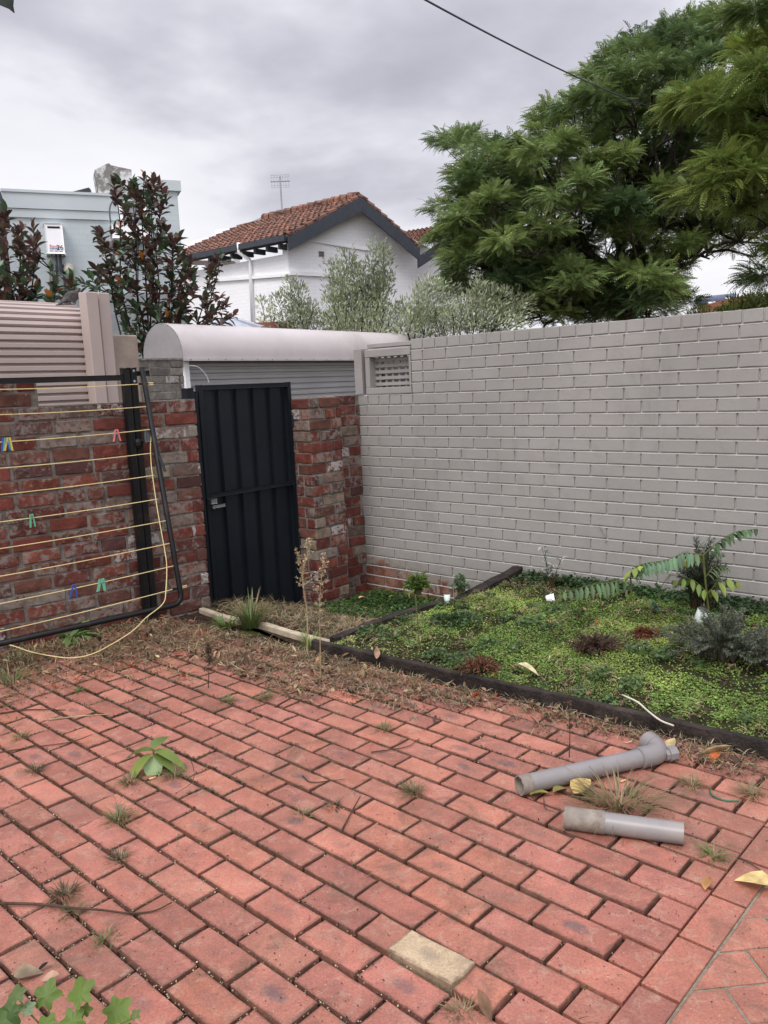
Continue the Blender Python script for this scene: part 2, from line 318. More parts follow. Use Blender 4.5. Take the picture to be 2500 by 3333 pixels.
def poly_brick(mb, P, z, bev, depth, tint, ex, tilt=(0, 0)):
    P = [A(p) for p in P]; c = sum(P)/len(P)
    s = sum(P[i][0]*P[(i+1) % len(P)][1]-P[(i+1) % len(P)][0]*P[i][1] for i in range(len(P)))
    if s < 0: P = P[::-1]
    ins = [p+(c-p)*min(.4, bev*1.5/np.linalg.norm(c-p)) for p in P]; n = len(P)
    zz = lambda p: z+tilt[0]*(p[0]-c[0])+tilt[1]*(p[1]-c[1])
    V = [(*p, zz(p)) for p in ins]+[(*p, zz(p)-bev) for p in P]+[(*p, z-depth) for p in P]
    F = [tuple(range(n))]+[(n+i, n+(i+1) % n, (i+1) % n, i) for i in range(n)]+[(2*n+i, 2*n+(i+1) % n, n+(i+1) % n, n+i) for i in range(n)]
    mb.add(V, F, col=tint, ex=[ex]*len(V))
# key places (metres; patio level z = 0)
D1 = A([.75232, -.6588, 0]); E1 = A([.6588, .75232, 0]); CORN = A([-.184, 6.924, 0]); ZK = 1.4149     # grey wall direction, gate wall direction
GN = -E1                                                                                              # grey wall faces the yard
WB = A([-1.249, 5.552, 0]); WD = nrm([.768, .640, 0]); WN = A([WD[1], -WD[0], 0])                      # left wall's end, direction, facing
LA = A([.7328, -.6805]); LB = A([-.6805, -.7328]); L0 = A([-.3139, 2.5012]); PB = .11495
lat = lambda a, b_: L0+a*.23*LA+b_*PB*LB
BP = A([-.423, 4.469]); BT = A([1.455, 2.95]); tdir = nrm(BT-BP); tn = A([tdir[1], -tdir[0]])            # bed front timber
SP = A([-1.339, 5.512]); SQ = A([-.229, 4.499]); sdir = nrm(SQ-SP); sn = A([sdir[1], -sdir[0]])
if sn@(A([0, 0])-SP) < 0: sn = -sn
if tn@(A([0, 0])-BP) < 0: tn = -tn
WN2 = WN[:2]; wb2 = WB[:2]
PAVT = [(.43, .175, .125), (.44, .185, .13), (.41, .165, .12), (.43, .19, .135), (.41, .17, .125), (.45, .185, .125), (.42, .18, .13), (.40, .165, .125)]
def pt(): 
    t = A(random.choice(PAVT))*A([.82, .765, .735])*random.uniform(.82, 1.14); return tuple(t)
mb = MB(); edge_p = lat(4.935, 0); edge_n = -LA
for r_ in range(-27, 24):
    off = .5*((r_+1) % 2)     # row between line r_ and r_+1
    for c_ in range(-16, 7):
        a0 = c_+off+(.0 if True else 0)
        q = [lat(a0+.023, r_+.055), lat(a0+.977, r_+.055), lat(a0+.977, r_+.945), lat(a0+.023, r_+.945)]
        if r_ == 1 and abs(a0-2.5) < .1: continue       # the yellowish loose paver lies here
        ctr = sum(q)/4
        if ctr[1] < -.6 or ctr[1] > 6.2 or ctr[0] < -4 or ctr[0] > 3.2: continue
        P = q; full = True
        for p, n in ((edge_p, edge_n), (BP+tn*.045, tn), (SP+sn*.01, sn), (wb2, WN2)):
            if min((k-p)@n for k in P) < 0: full = False; P = clip(P, p, n)
            if len(P) < 3: break
        if len(P) < 3 or parea(P) < .0012: continue
        sm = random.random(); sm = random.uniform(.35, .75) if sm < .12 else (random.uniform(.1, .35) if sm < .4 else 0)
        z = random.gauss(0, .0014); t = pt()
        if full: 
            tl = random.gauss(0, .006), random.gauss(0, .012)
            o = A([*q[3], z]); X = A([*LA, tl[0]]); Z = A([*(-LB), tl[1]])
            face_brick(mb, o, X, Z, A([0, 0, 1.]), (.23*.954)*random.uniform(.985, 1), PB*.885, .035, t, jit=.0003, bev=.0022, nx=4, nz=3, edge=.0015, uv=sm)
        else: poly_brick(mb, P, z, .003, .035, t, (.5, .5, 0))
patio = mb.build('patio_paving', MT['paver'], smooth='auto'); tag(patio, 'worn red clay pavers laid in running bond', kind='structure')
b = MB()
def flat(mb, P, z, d=.05): mb.prism([(*p, z) for p in P], (0, 0, -d))
flat(b, [wb2+WN2*.0, SP, SQ, BP, A([3.4, 1.35]), A([3.4, -1]), A([-4.6, -1]), A([-4.6, 2.76])], -.021, .08)
jb = b.build('joint_sand', MT['joint']); tag(jb, 'dark sandy joints between the red pavers', kind='structure')
# border course and the 45 degree pavers beyond it, set in pale mortar
mb = MB()
for k in range(-20, 14):
    r0 = k*2+.26+.98; q = [lat(4.965, r0+.04), lat(5.39, r0+.04), lat(5.39, r0+1.94), lat(4.965, r0+1.94)]
    if q[0][1] < -.4 or q[0][1] > 4: continue
    P = q
    P = clip(P, BP+tn*.045, tn)
    if len(P) > 2 and parea(P) > .001: poly_brick(mb, P, .001+random.gauss(0, .001), .003, .035, pt(), (.5, .5, 0))
ang = math.radians(45); q0 = lat(5.43, -1.27); da = nrm(lat(1, -2.2)-lat(0, 0)) ; db = A([-da[1], da[0]])
pb_ = lat(5.43, 0)
for i in range(-22, 22):
    for j in range(-10, 16):
        o = q0+db*(i*.1165)+da*((j+.5*(i % 2))*.235-.035)
        P = [o+da*.004+db*.004, o+da*.231+db*.004, o+da*.231+db*.1125, o+da*.004+db*.1125]
        ctr = sum(P)/4
        if ctr[1] < -.5 or ctr[1] > 3.2 or ctr[0] > 3.3: continue
        P = clip(P, pb_, LA); 
        if len(P) < 3: continue
        P = clip(P, BP+tn*.045, tn)
        if len(P) < 3 or parea(P) < .0008: continue
        poly_brick(mb, P, .0015+random.gauss(0, .0008), .003, .035, pt(), (.5, .5, 0))
pp = mb.build('path_paving', MT['paver'], smooth='auto'); tag(pp, 'border course and diagonal red pavers set in mortar', kind='structure')
b = MB(); P = [lat(5.40, -16), lat(5.40, 24), A([3.4, -.9]), A([3.4, 1.35])]
b.prism([(*p, -.004) for p in (lat(5.395, -13.2), lat(5.395, 16), lat(14, 8), lat(14, -14.5))], (0, 0, -.006))
mj = b.build('path_mortar', MT['mortar_path']); tag(mj, 'pale mortar between the diagonal pavers', kind='structure')
# the yellowish paver that has lifted
q = [lat(2.52, 1.06), lat(3.48, 1.06), lat(3.48, 1.94), lat(2.52, 1.94)]
mb = MB(); face_brick(mb, A([*(q[3]+LB*.004), .012]), A([*LA, .035]), A([*(-LB), -.03]), nrm(A([-.04, .0, 1.])), .23*.955, PB*.89, .05, (.42, .32, .20), jit=.0006, bev=.004, nx=5, nz=3, edge=.0025, uv=.35)
yp = mb.build('paver', MT['paver']); tag(yp, 'yellowish sand-coloured paver that has lifted out of the red paving', 'paver')
# ------------------------------------------------------------------ wide ground, lower path to the gate, garden bed
def gridmesh(name, x0, x1, y0, y1, n, m, zf, mat, keep=None):
    xs = np.linspace(x0, x1, n); ys = np.linspace(y0, y1, m); V = [(x, y, zf(x, y)) for y in ys for x in xs]
    F = [(j*n+i, j*n+i+1, (j+1)*n+i+1, (j+1)*n+i) for j in range(m-1) for i in range(n-1)]
    if keep: F = [f for f in F if keep(*(sum(A(V[k])[:2] for k in f)/4))]
    return npm(name, V, F, mat, smooth=True)
g = MB(); g.box((-250, -60, -.6), (500, 0, 0), (0, 500, 0), (0, 0, .2)); go = g.build('ground', MT['soil']); tag(go, kind='structure')
def sstep(a, b_, x): t = min(1, max(0, (x-a)/(b_-a))); return t*t*(3-2*t)
def hn(x, y): return math.sin(x*5.1+1.3)*math.cos(y*4.3)*.5+math.sin(x*11+y*9)*.3+math.sin(x*23-y*19)*.2
def yard_z(x, y):
    s = -(A([x, y])-SP)@sn
    return -.022-.26*sstep(0, 1.35, s)+.012*hn(x, y)
QB = A([.995, 5.86])      # where the bed's side timber meets the grey wall
sd_ = nrm(QB-BP); sdn = A([-sd_[1], sd_[0]])          # points to the lower path side
yo = gridmesh('path_soil', -2.2, 1.3, 4.3, 7.2, 90, 80, yard_z, MT['soil'], keep=lambda x, y: (A([x, y])-SP)@sn < .02 and (A([x, y])-BP)@sdn > -.06 and (A([x, y])-wb2)@WN2 > -.9)
tag(yo, 'bare soil of the sunken path to the gate', kind='structure')
def bed_z(x, y):
    p = A([x, y]); d = -(p-BP)@tn; e = -(p-BP)@sdn
    return .028+.02*sstep(0, .8, min(d, e))+.014*hn(x*1.3, y*1.3)+.02*max(0, hn(x*.9+3, y*.8))*sstep(.1, .5, d)
bo = gridmesh('garden_bed', -.5, 3.3, 1.3, 6.1, 150, 190, bed_z, MT['mossoil'], keep=lambda x, y: (A([x, y])-BP)@tn < .0 and (A([x, y])-BP)@sdn < .0 and (A([x, y, 0])-CORN)@GN > -.02)
tag(bo, 'raised garden bed soil', kind='structure')
# timbers
def wobble_beam(name, P0, P1, wdt, z0, z1, n, lab, cat, mat, amp=.004, group=None, bend=0):
    P0, P1 = A(P0, float), A(P1, float); d = nrm(P1-P0); s = A([-d[1], d[0]]); V = []; m = MB()
    for i in range(n+1):
        t = i/n; p = P0+(P1-P0)*t+s*(random.uniform(-amp, amp)+bend*math.sin(t*math.pi)); zz = z1(t) if callable(z1) else z1; z_ = z0(t) if callable(z0) else z0
        w_ = wdt/2+random.uniform(-amp, amp)*.6
        for (u, v) in ((-1, z_), (-1, zz-.006), (-.82, zz), (.82, zz), (1, zz-.006), (1, z_)): V.append((*(p+s*w_*u), v+random.uniform(-amp, amp)*.5))
    k = 6; F = [(i*k+j, i*k+(j+1) % k, (i+1)*k+(j+1) % k, (i+1)*k+j) for i in range(n) for j in range(k)]+[tuple(range(k))[::-1], tuple(range(n*k, n*k+k))]
    m.add(V, F); o = m.build(name, mat, smooth='auto'); return tag(o, lab, cat, group)
wobble_beam('edging_board', BP-tdir*.02, BP+tdir*4.0, .034, -.03, .062, 40, 'long dark timber edging board between red pavers and mossy bed', 'edging', MT['timber'], .002)
tz = lambda t: .035+.015*t
wobble_beam('sleeper', BP+sd_*.10-sdn*.0+tdir*.02, BP+sd_*1.12-sdn*.05, .05, -.2, lambda t: .055+.02*t, 14, 'weathered dark timber rail running back from the pale boards beside the bed', 'timber', MT['timber'], .009, bend=.03)
wobble_beam('sleeper', QB-sd_*.78-sdn*.03, QB-sd_*.03, .085, lambda t: -.25, lambda t: .04+.085*t, 10, 'thick black old sleeper whose high end rests against the grey wall', 'timber', MT['timber'], .006)
m1, m2 = A([-1.30, 5.47]), A([-.75, 4.98])
wobble_beam('edging_strip', m1, m2, .045, -.05, .012, 10, 'pale timber strip in the leaf litter in front of the gate', 'edging', MT['paletimber'], .003, bend=-.03)
wobble_beam('edging_strip', A([-.80, 5.02])+.0, SQ+sdir*.02, .042, -.05, .016, 10, 'pale timber strip ending at the corner of the mossy bed', 'edging', MT['paletimber'], .002, bend=-.02)
# ------------------------------------------------------------------ grey painted wall with its lattice opening
GTH = .23
def gu(x, y): p = pl(x, y, CORN, GN); return (p-CORN)@D1, p[2]
def gpt(u, z, off=0.): return CORN+D1*u+A([0, 0, z])+GN*off
uO1 = gu(1337, 1200)[0]; uO2 = gu(1376, 1200)[0]; ZT = ZK+5*.086; n0 = .93*.24
mb = MB(); jn = MB(); gt = lambda: tuple(A((.292, .280, .260))*random.uniform(.975, 1.025)*A([1, random.uniform(.99, 1.01), random.uniform(.98, 1.01)]))
def gbrick(u0, u1, zt, h=.076, head=False):
    face_brick(mb, gpt(u0+.005, zt-h-.005), D1, A([0, 0, 1.]), GN, u1-u0-.010, h, .10, gt(), ex=((u0+u1)/2, 0, 0), jit=.0003, bev=.0028, nx=3, nz=2, edge=.0012)
UEND = 5.2
for k in range(-5, 21):
    zt = ZK-k*.086; off = n0-(0 if k % 2 == 0 else .12)
    if k == 0:
        u = 0
        while u < uO1+.02: gbrick(u, u+.12, zt); u += .12
        u = uO1+.02; first = uO2
    start = uO2 if k < 1 else 0.
    if k == 0: start = u
    if k == -5:
        u = uO1+.005; 
        while u < UEND: gbrick(u, u+.12, zt); u += .12
        continue
    if k < 0: gbrick(uO1+.003, uO2, zt)
    n = math.floor((start-off)/.24); u = start
    while u < UEND:
        nx_ = off+.24*(n+1)
        if nx_-u > .03: gbrick(u, nx_, zt)
        u = max(u, nx_); n += 1
wall = thing('painted_brick_wall', 'grey painted brick wall along the right side of the yard with a lattice opening at its far end', 'wall', CORN)
mb.build('brick_face', MT['grey'], wall, smooth='auto')
jn.box(gpt(0, -.5, -.010), D1*UEND, -GN*(GTH-.014), (0, 0, ZK-.01+.5)); jn.box(gpt(uO1+.012, ZK-.01, -.010), D1*(UEND-uO1-.012), -GN*(GTH-.014), (0, 0, 5*.086-.001))
for k in range(-4, 21):        # weathered bed joints: sloped ledges that catch the sky, highlight also painted in
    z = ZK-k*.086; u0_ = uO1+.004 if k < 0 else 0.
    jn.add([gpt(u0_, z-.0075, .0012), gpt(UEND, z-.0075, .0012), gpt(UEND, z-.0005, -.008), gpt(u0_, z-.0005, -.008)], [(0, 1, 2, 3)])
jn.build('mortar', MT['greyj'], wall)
b = MB(); b.box(gpt(0, -.5, -.12), D1*UEND, -GN*.11, (0, 0, ZK+.5-.004)); b.box(gpt(uO1+.006, ZK-.004, -.12), D1*(UEND-uO1-.01), -GN*.11, (0, 0, 5*.086)); b.build('back_face', MT['greyframe'], wall)
lt = thing('lattice_window', 'grey painted timber frame filled with diamondless square lattice at the far end of the grey wall', 'lattice', gpt(.1, ZK))
lt['label'] = 'grey painted timber frame with square woven lattice in the far end of the grey wall'
uA = gu(1189, 1200)[0]; uB = gu(1203, 1200)[0]; uC = gu(1331, 1200)[0]; zt0 = ZK+.37; zb = ZK+.006
f = MB(); fo = .004
f.bbox(gpt(uA, zb, fo), D1*(uO1-uA), -GN*.09, (0, 0, .052), .003); f.bbox(gpt(uA, zt0-.062, fo), D1*(uO1-uA), -GN*.09, (0, 0, .06), .003)
f.bbox(gpt(uA, zb+.053, fo-.002), D1*(uB-uA), -GN*.21, (0, 0, zt0-zb-.117), .003); f.bbox(gpt(uC, zb+.053, fo-.002), D1*(uO1-uC), -GN*.088, (0, 0, zt0-zb-.117), .003)
f.build('frame', MT['greyframe'], lt)
lw = uC-uB; lh = zt0-zb-.115
vs_ = MB(); hs_ = MB()
for i in range(6): vs_.cbox(gpt(uB+(i+.6)*lw/6, zb+.053+lh/2, -.085), D1*.022, GN*.008, (0, 0, lh+.02))
for i in range(5): hs_.cbox(gpt(uB+lw/2, zb+.053+(i+.55)*lh/5, -.073), D1*(lw+.02), GN*.009, A([0, 0, .026]))
for i in range(6): vs_.cbox(gpt(uB+(i+.15)*lw/6, zb+.053+lh/2, -.195), D1*.022, GN*.008, (0, 0, lh+.02))
for i in range(5): hs_.cbox(gpt(uB+lw/2, zb+.053+(i+.1)*lh/5, -.185), D1*(lw+.02), GN*.009, A([0, 0, .026]))
vs_.build('lattice_slats', MT['greyframe'], lt); hs_.build('lattice_rails', MT['greyframe'], lt)
f = MB(); f.bbox(gpt(uA-.06, zt0+.018, -.10), D1*(uO2-uA+.05), -GN*.10, (0, 0, .035), .003); f.build('cap_board', MT['greyframe'], lt)
b = MB(); b.bbox(gpt(-.01, ZK+.008, .012), D1*.085, -GN*.09, (0, 0, .375), .003); po = b.build('corner_post', MT['greyframe'], lt)
# ------------------------------------------------------------------ recycled brick walls
RT = [(.19, .055, .040), (.165, .05, .038), (.22, .07, .046), (.14, .045, .036), (.17, .075, .055), (.12, .055, .048), (.245, .085, .05), (.27, .20, .145), (.30, .245, .18), (.21, .14, .11)]
WT = [6, 6, 3, 5, 4, 3, .7, 1.0, 1.2, 2]
def rt(): return tuple(A(random.choices(RT, WT)[0])*random.uniform(.54, .80))
def rex(): 
    r = random.random(); lime = random.uniform(-.02, .42) if r < .66 else random.uniform(-.3, .15); paint = random.uniform(.25, .5) if random.random() < .05 else -.2
    return (lime, paint, 0)
def rwall(mbk, P0, X, Nn, L, ztop, nc, depth=.10, closer=.0, course=.086, ragged=None, slope=0., hh=.074):
    Z = A([0, 0, 1.])
    for k in range(nc):
        u = -random.choice([0, .12, .06]) if closer == 0 else -(k % 2)*.12-closer
        while u < L-.02:
            w_ = random.choice([.225, .23, .235]) if random.random() < .86 else random.choice([.11, .17])
            a, b_ = max(u, 0), min(u+w_, L)
            if b_-a > .035:
                o = P0+X*(a+.005)+A([0, 0, ztop-(k+1)*course+.006+random.uniform(-.002, .002)+slope*a])+Nn*random.uniform(-.004, .006)
                face_brick(mbk, o, nrm(X+Z*(slope+random.uniform(-.006, .006))), Z, Nn, b_-a-.010, hh, depth, rt(), ex=rex(), jit=.0014, bev=.005, nx=5, nz=2, edge=.0032)
            u += w_+.012
lw_ = thing('brick_wall', 'old red brick wall with lime smears behind the clothesline left of the gate', 'wall', WB)
mb = MB(); P0 = WB-WD*3.1; L = 3.1
ZL = 1.452
rwall(mb, P0, WD, WN, L, ZL, 18, slope=0.)
# end face and back
tE = -WN
rwall(mb, WB, tE, WD, .23, ZL, 18)
# raised end: two more courses further left
L2 = (pl(131, 1300, WB, WN)-WB)@WD
rwall(mb, P0, WD, WN, 3.1+L2, ZL+.172, 2)
mb.build('brick_face', MT['rbrick'], lw_, smooth='auto')
b = MB(); b.box(P0-WN*.009-WD*0+A([0, 0, -.4]), WD*(L-.012), -WN*.215, (0, 0, ZL+.4-.004)); b.box(P0-WN*.008+A([0, 0, ZL-.02]), WD*(3.1+L2-.01), -WN*.21, (0, 0, .172+.015))
b.box(P0-WN*.003+A([0, 0, ZL-.006]), WD*(L-.004), -WN*.22, (0, 0, .008)); b.build('mortar', MT['mortar'], lw_)
# pier right of the gate and the recessed bit up to the corner
pr_ = thing('brick_pier', 'red brick pier right of the gate', 'pier', CORN-E1*.55)
OF = .15; PL = CORN+D1*OF; tl, tr = -.722, -.364
mb = MB(); ZP = ZK+.004
rwall(mb, PL+E1*tl, E1, D1, tr-tl, ZP, 21, hh=.074)
rwall(mb, PL+E1*tl-D1*.22, D1, -E1, .22, ZP, 21)
mb.build('brick_face', MT['rbrick'], pr_, smooth='auto')
b = MB(); b.box(PL+E1*(tl+.008)-D1*.009+A([0, 0, -.5]), E1*(tr-tl-.012), -D1*.2, (0, 0, ZP+.5-.003)); b.build('mortar', MT['mortar'], pr_)
rw = thing('brick_wall', 'short recessed red brick wall between the pier and the grey wall', 'wall', CORN-E1*.2)
mb = MB(); rwall(mb, CORN+E1*(tr-.03)+D1*.02, E1, D1, -tr+.03, ZP+.006, 21); mb.build('brick_face', MT['rbrick'], rw, smooth='auto')
b = MB(); b.box(CORN+E1*(tr-.02)+D1*.011+A([0, 0, -.5]), E1*(-tr+.02), -D1*.2, (0, 0, ZP+.5)); b.build('mortar', MT['mortar'], rw)
# ------------------------------------------------------------------ steel gate
GO = CORN-D1*.06
gt_ = thing('gate', 'closed dark blue-grey corrugated steel gate between the brick walls', 'gate', GO-E1*1.2+A([0, 0, -.25]))
t0, t1, zb_, zt_ = -1.60, -.722, -.27, 1.545
def G(t, z, off=0.): return GO+E1*t+A([0, 0, z])+D1*off
n = 5; prof = []; per = (t1-t0-.07)/n; u = t0+.035
for i in range(n):
    for du, dz in ((0, 0), (.30, 0), (.34, -.018), (.42, -.018), (.46, 0), (.56, 0), (.60, .0), (1., 0)): prof.append((u+du*per, dz))
    u += per
# trapezoidal ribs
prof = []; u = t0+.03; per = (t1-t0-.06)/5
for i in range(5):
    for du, dz in ((0, 0), (.60, 0), (.66, -.028), (.90, -.028), (.96, 0)): prof.append((u+du*per, dz))
prof2 = []; u = t0+.03
for i in range(5):
    for du, dz in ((0, 0), (.60, 0), (.66, -.028), (.90, -.028), (.96, 0)): prof2.append((u+du*per, dz))
    u += per
prof2.append((t1-.03, 0))
V = [G(a, zb_+.02, o_) for a, o_ in prof2]+[G(a, zt_-.02, o_) for a, o_ in prof2]; m = len(prof2)
V += [v-D1*.002 for v in V]
F = [(i, i+1, m+i+1, m+i) for i in range(m-1)]+[(2*m+i+1, 2*m+i, 3*m+i, 3*m+i+1) for i in range(m-1)]
mb = MB(); mb.add(V, F); mb.build('sheet_panel', MT['gate'], gt_)
f = MB(); f.bbox(G(t0, zb_, -.01), E1*.035, D1*.03, (0, 0, zt_-zb_), .003); f.bbox(G(t1-.035, zb_, -.01), E1*.035, D1*.03, (0, 0, zt_-zb_), .003)
f.bbox(G(t0+.035, zt_-.032, -.01), E1*(t1-t0-.07), D1*.03, (0, 0, .032), .003); f.bbox(G(t0+.035, zb_, -.01), E1*(t1-t0-.07), D1*.03, (0, 0, .032), .003); f.build('gate_frame', MT['gate'], gt_)
f = MB(); f.bbox(G(t0+.035, .742, .0), E1*(t1-t0-.07), D1*.022, (0, 0, .028), .003); f.build('middle_rail', MT['gate'], gt_)
la = MB(); la.bbox(G(t0+.015, .70, .02), E1*.05, D1*.03, (0, 0, .035), .004); la.bbox(G(t0+.06, .665, .02), E1*.09, D1*.012, (0, 0, .02), .002); la.lathe(G(t0+.04, .675, .05), -D1, [(0, .014), (.03, .014)]); la.build('latch', MT['galv'], gt_)
for z in (.25, 1.2):
    h = MB(); h.lathe(G(t1-.004, z, .025), (0, 0, 1), [(0, .012), (.09, .012)], n=10); h.build('hinge', MT['gate'], gt_)
ps = MB(); ps.bbox(G(t0-.105, -.4, -.03), E1*.055, D1*.06, (0, 0, 1.535+.4-.01), .004); ps.bbox(G(t0-.05, -.4, -.02), E1*.04, D1*.04, (0, 0, 1.5+.4), .004)
po = ps.build('gate_post', MT['gate']); tag(po, 'dark steel post standing left of the gate behind the brick wall', 'post')
sl = MB(); sl.bbox(G(t0-.05, -.4, .02), E1*.95, D1*.26, (0, 0, .4-.27+.02), .01); so = sl.build('threshold', MT['render']); tag(so, 'rough concrete step under the gate', 'step')
# ------------------------------------------------------------------ buildings beyond the yard
def wallmat(name, c, d, bw=.24, bh=.086, depth=.4, var=.05, dirt=None, msc=1.):
    b = NB(name, .75, 0, .25); g = b.n('ShaderNodeNewGeometry'); dt = b.n('ShaderNodeVectorMath'); dt.operation = 'DOT_PRODUCT'; b.l(g.outputs['Position'], dt.inputs[0]); dt.inputs[1].default_value = tuple(d)
    sp = b.n('ShaderNodeSeparateXYZ'); b.l(g.outputs['Position'], sp.inputs[0]); cb = b.n('ShaderNodeCombineXYZ'); b.l(dt.outputs['Value'], cb.inputs[0]); b.l(sp.outputs[2], cb.inputs[1])
    br = b.n('ShaderNodeTexBrick'); b.l(cb.outputs[0], br.inputs['Vector']); br.inputs['Scale'].default_value = 1; br.inputs['Brick Width'].default_value = bw; br.inputs['Row Height'].default_value = bh; br.inputs['Mortar Size'].default_value = .006; br.inputs['Mortar Smooth'].default_value = .4
    br.inputs['Color1'].default_value = (1, 1, 1, 1); br.inputs['Color2'].default_value = (.95, .95, .95, 1); br.inputs['Mortar'].default_value = (.86, .86, .87, 1)
    col = b.mix(.75, c, b.mix(1, br.outputs[0], c, 'MULTIPLY')); col = b.scale(col, b.ramp(b.noise(.9*msc, 5), .3, .7, 1-var, 1+var))
    if dirt: col = b.mix(b.ramp(b.noise(1.6, 7, .7), .55, .75, 0, .5), col, dirt)
    b.col(col); b.bump(b.math('ADD', br.outputs[1], b.math('MULTIPLY', b.noise(20, 4), -.3)), -depth, .012); return b.m
def tilemat(name, along, slope):
    """terracotta tiles: 'along' runs with the courses, 'slope' down the roof"""
    b = NB(name, .85, 0, .2); g = b.n('ShaderNodeNewGeometry')
    def dot(v): d = b.n('ShaderNodeVectorMath'); d.operation = 'DOT_PRODUCT'; b.l(g.outputs['Position'], d.inputs[0]); d.inputs[1].default_value = tuple(v); return d.outputs['Value']
    cb = b.n('ShaderNodeCombineXYZ'); b.l(dot(along), cb.inputs[0]); b.l(dot(slope), cb.inputs[1])
    br = b.n('ShaderNodeTexBrick'); b.l(cb.outputs[0], br.inputs['Vector']); br.offset = 0; br.inputs['Scale'].default_value = 1; br.inputs['Brick Width'].default_value = .21; br.inputs['Row Height'].default_value = .33; br.inputs['Mortar Size'].default_value = .02
    br.inputs['Color1'].default_value = (.25, .115, .075, 1); br.inputs['Color2'].default_value = (.135, .072, .055, 1); br.inputs['Mortar'].default_value = (.06, .03, .025, 1); br.inputs['Bias'].default_value = 0
    c = b.mix(b.ramp(b.noise(2.4, 6, .7), .48, .64, 0, .6), br.outputs[0], (.10, .085, .07)); c = b.mix(b.ramp(b.noise(9, 5, .7), .55, .68, 0, .5), c, (.32, .2, .15)); b.col(c); b.bump(b.noise(12, 4), .4, .02); return b.m
def roof_tiles(name, parent, A_, B_, C_, D_, rows, cols, mat):
    """A-B ridge line, D-C eave line: stepped overlapping courses with a barrel profile"""
    A_, B_, C_, D_ = map(lambda q: A(q, float), (A_, B_, C_, D_)); nn_ = nrm(np.cross(B_-A_, D_-A_)); nn_ = nn_ if nn_[2] > 0 else -nn_
    V = []; F = []; nc = cols*4
    for r_ in range(rows):
        for s in (0, 1):
            t = (r_+s)/rows
            for i in range(nc+1):
                u = i/nc; p = (A_+(B_-A_)*u)*(1-t)+(D_+(C_-D_)*u)*t
                V.append(p+nn_*(.0+(.045 if s else .012)+.022*math.cos(2*math.pi*i/4)+random.uniform(-.003, .003)))
    for r_ in range(rows):
        for i in range(nc):
            a = (2*r_)*(nc+1)+i; b_ = a+nc+1; F.append((a, b_, b_+1, a+1))
            if r_ < rows-1: c_ = b_+nc+1; F.append((b_, c_, c_+1, b_+1))
    npm(name, V, F, mat, parent)
def Z(h): return A([0, 0, h])
# --- white house with the tiled gable
HB = -.4
Lf = at(938, 770, 19.0); Rf = at(1352, 806, 21.0); Ap = at(1167, 644, 20.1)
eaveZ = (Lf[2]+Rf[2])/2
Lb = at(600, 838, 21.3); Rg = at(862, 716, 22.2); Lb[2] = Lf[2]*.5+Lb[2]*.5
gd = nrm(A([Rf[0]-Lf[0], Rf[1]-Lf[1], 0])); ed = nrm(A([Lb[0]-Lf[0], Lb[1]-Lf[1], 0])); gnrm = A([gd[1], -gd[0], 0])
MT['whitewall'] = wallmat('white_painted_brick', (.88, .885, .895), gd, var=.04, msc=.6); MT['whitewall2'] = wallmat('white_painted_brick_side', (.88, .885, .895), ed, var=.04, msc=.6)
hs = thing('white_house', 'white painted brick house with a terracotta tiled gable roof and charcoal bargeboards', 'house', (Lf[0], Lf[1], HB))
ins = .55     # eave overhang
cL = Lf+gd*.18-gnrm*.15; wl0 = at(941, 900, 19.3); wl0[2] = 0; wr0 = wl0+gd*4.4
rise = Ap[2]-Lf[2]; 
def wallpoly(name, P, d, mat): m = MB(); m.prism(P, d); return m.build(name, mat, hs)
apx = wl0+gd*((Ap-wl0)@gd)
zl = Lf[2]-.10+0; 
wallpoly('wall', [wl0+Z(HB), wr0+Z(HB), wr0+Z(Rf[2]-.02), apx+Z(Ap[2]-.16), wl0+Z(Lf[2]-.1)], -gnrm*.25, MT['whitewall'])
sn_ = A([-ed[1], ed[0], 0]); sn_ = sn_ if sn_@gd > 0 else -sn_
wallpoly('wall', [wl0-gd*.001+Z(HB)+ed*.0, wl0+ed*6.0+Z(HB), wl0+ed*6.0+Z(Lb[2]-.32), wl0+Z(Lf[2]-.32)], sn_*.25, MT['whitewall2'])
MT['tiles'] = tilemat('terracotta_tiles', ed, nrm(Lf-Ap)); 
roof_tiles('roof', hs, Ap+gnrm*.0, Rg+(Rg-Ap)*.25, Lb+(Lb-Lf)*.35, Lf-gd*.1, 13, 26, MT['tiles'])
MT['tiles2'] = tilemat('terracotta_tiles_far', ed, nrm(Rf-Ap)); roof_tiles('roof', hs, Rg, Ap, Rf+gd*.08, Rf+gd*.08+(Rg-Ap), 12, 24, MT['tiles2'])
mb = MB()     # ridge caps
for (p, q, n) in ((Ap, Rg, 12),):
    for i in range(n): a = p+(q-p)*i/n; b_ = p+(q-p)*(i+1.12)/n; mb.tube([a+Z(.03), b_+Z(.06)], .11, n=8)
for i in range(9): a = Ap+(Rf-Ap)*i/9; b_ = Ap+(Rf-Ap)*(i+1.1)/9; mb.tube([a+Z(.035)+gnrm*.02, b_+Z(.06)+gnrm*.02], [.07, .085], n=7)
for i in range(9): a = Ap+(Lf-Ap)*i/9; b_ = Ap+(Lf-Ap)*(i+1.1)/9; mb.tube([a+Z(.02)+gnrm*.02, b_+Z(.045)+gnrm*.02], [.05, .06], n=7)
mb.build('ridge_tiles', MT['tiles'], hs)
for nm, P, Q in (('bargeboard', Ap, Lf), ('bargeboard', Ap, Rf)):
    m = MB(); d = Q-P; m.prism([P+gnrm*.12, Q+d*.03+gnrm*.12, Q+d*.03+gnrm*.12-Z(.30), P+gnrm*.12-Z(.33)], -gnrm*.05); m.build(nm, MT['trim'], hs)
m = MB()      # soffit planes
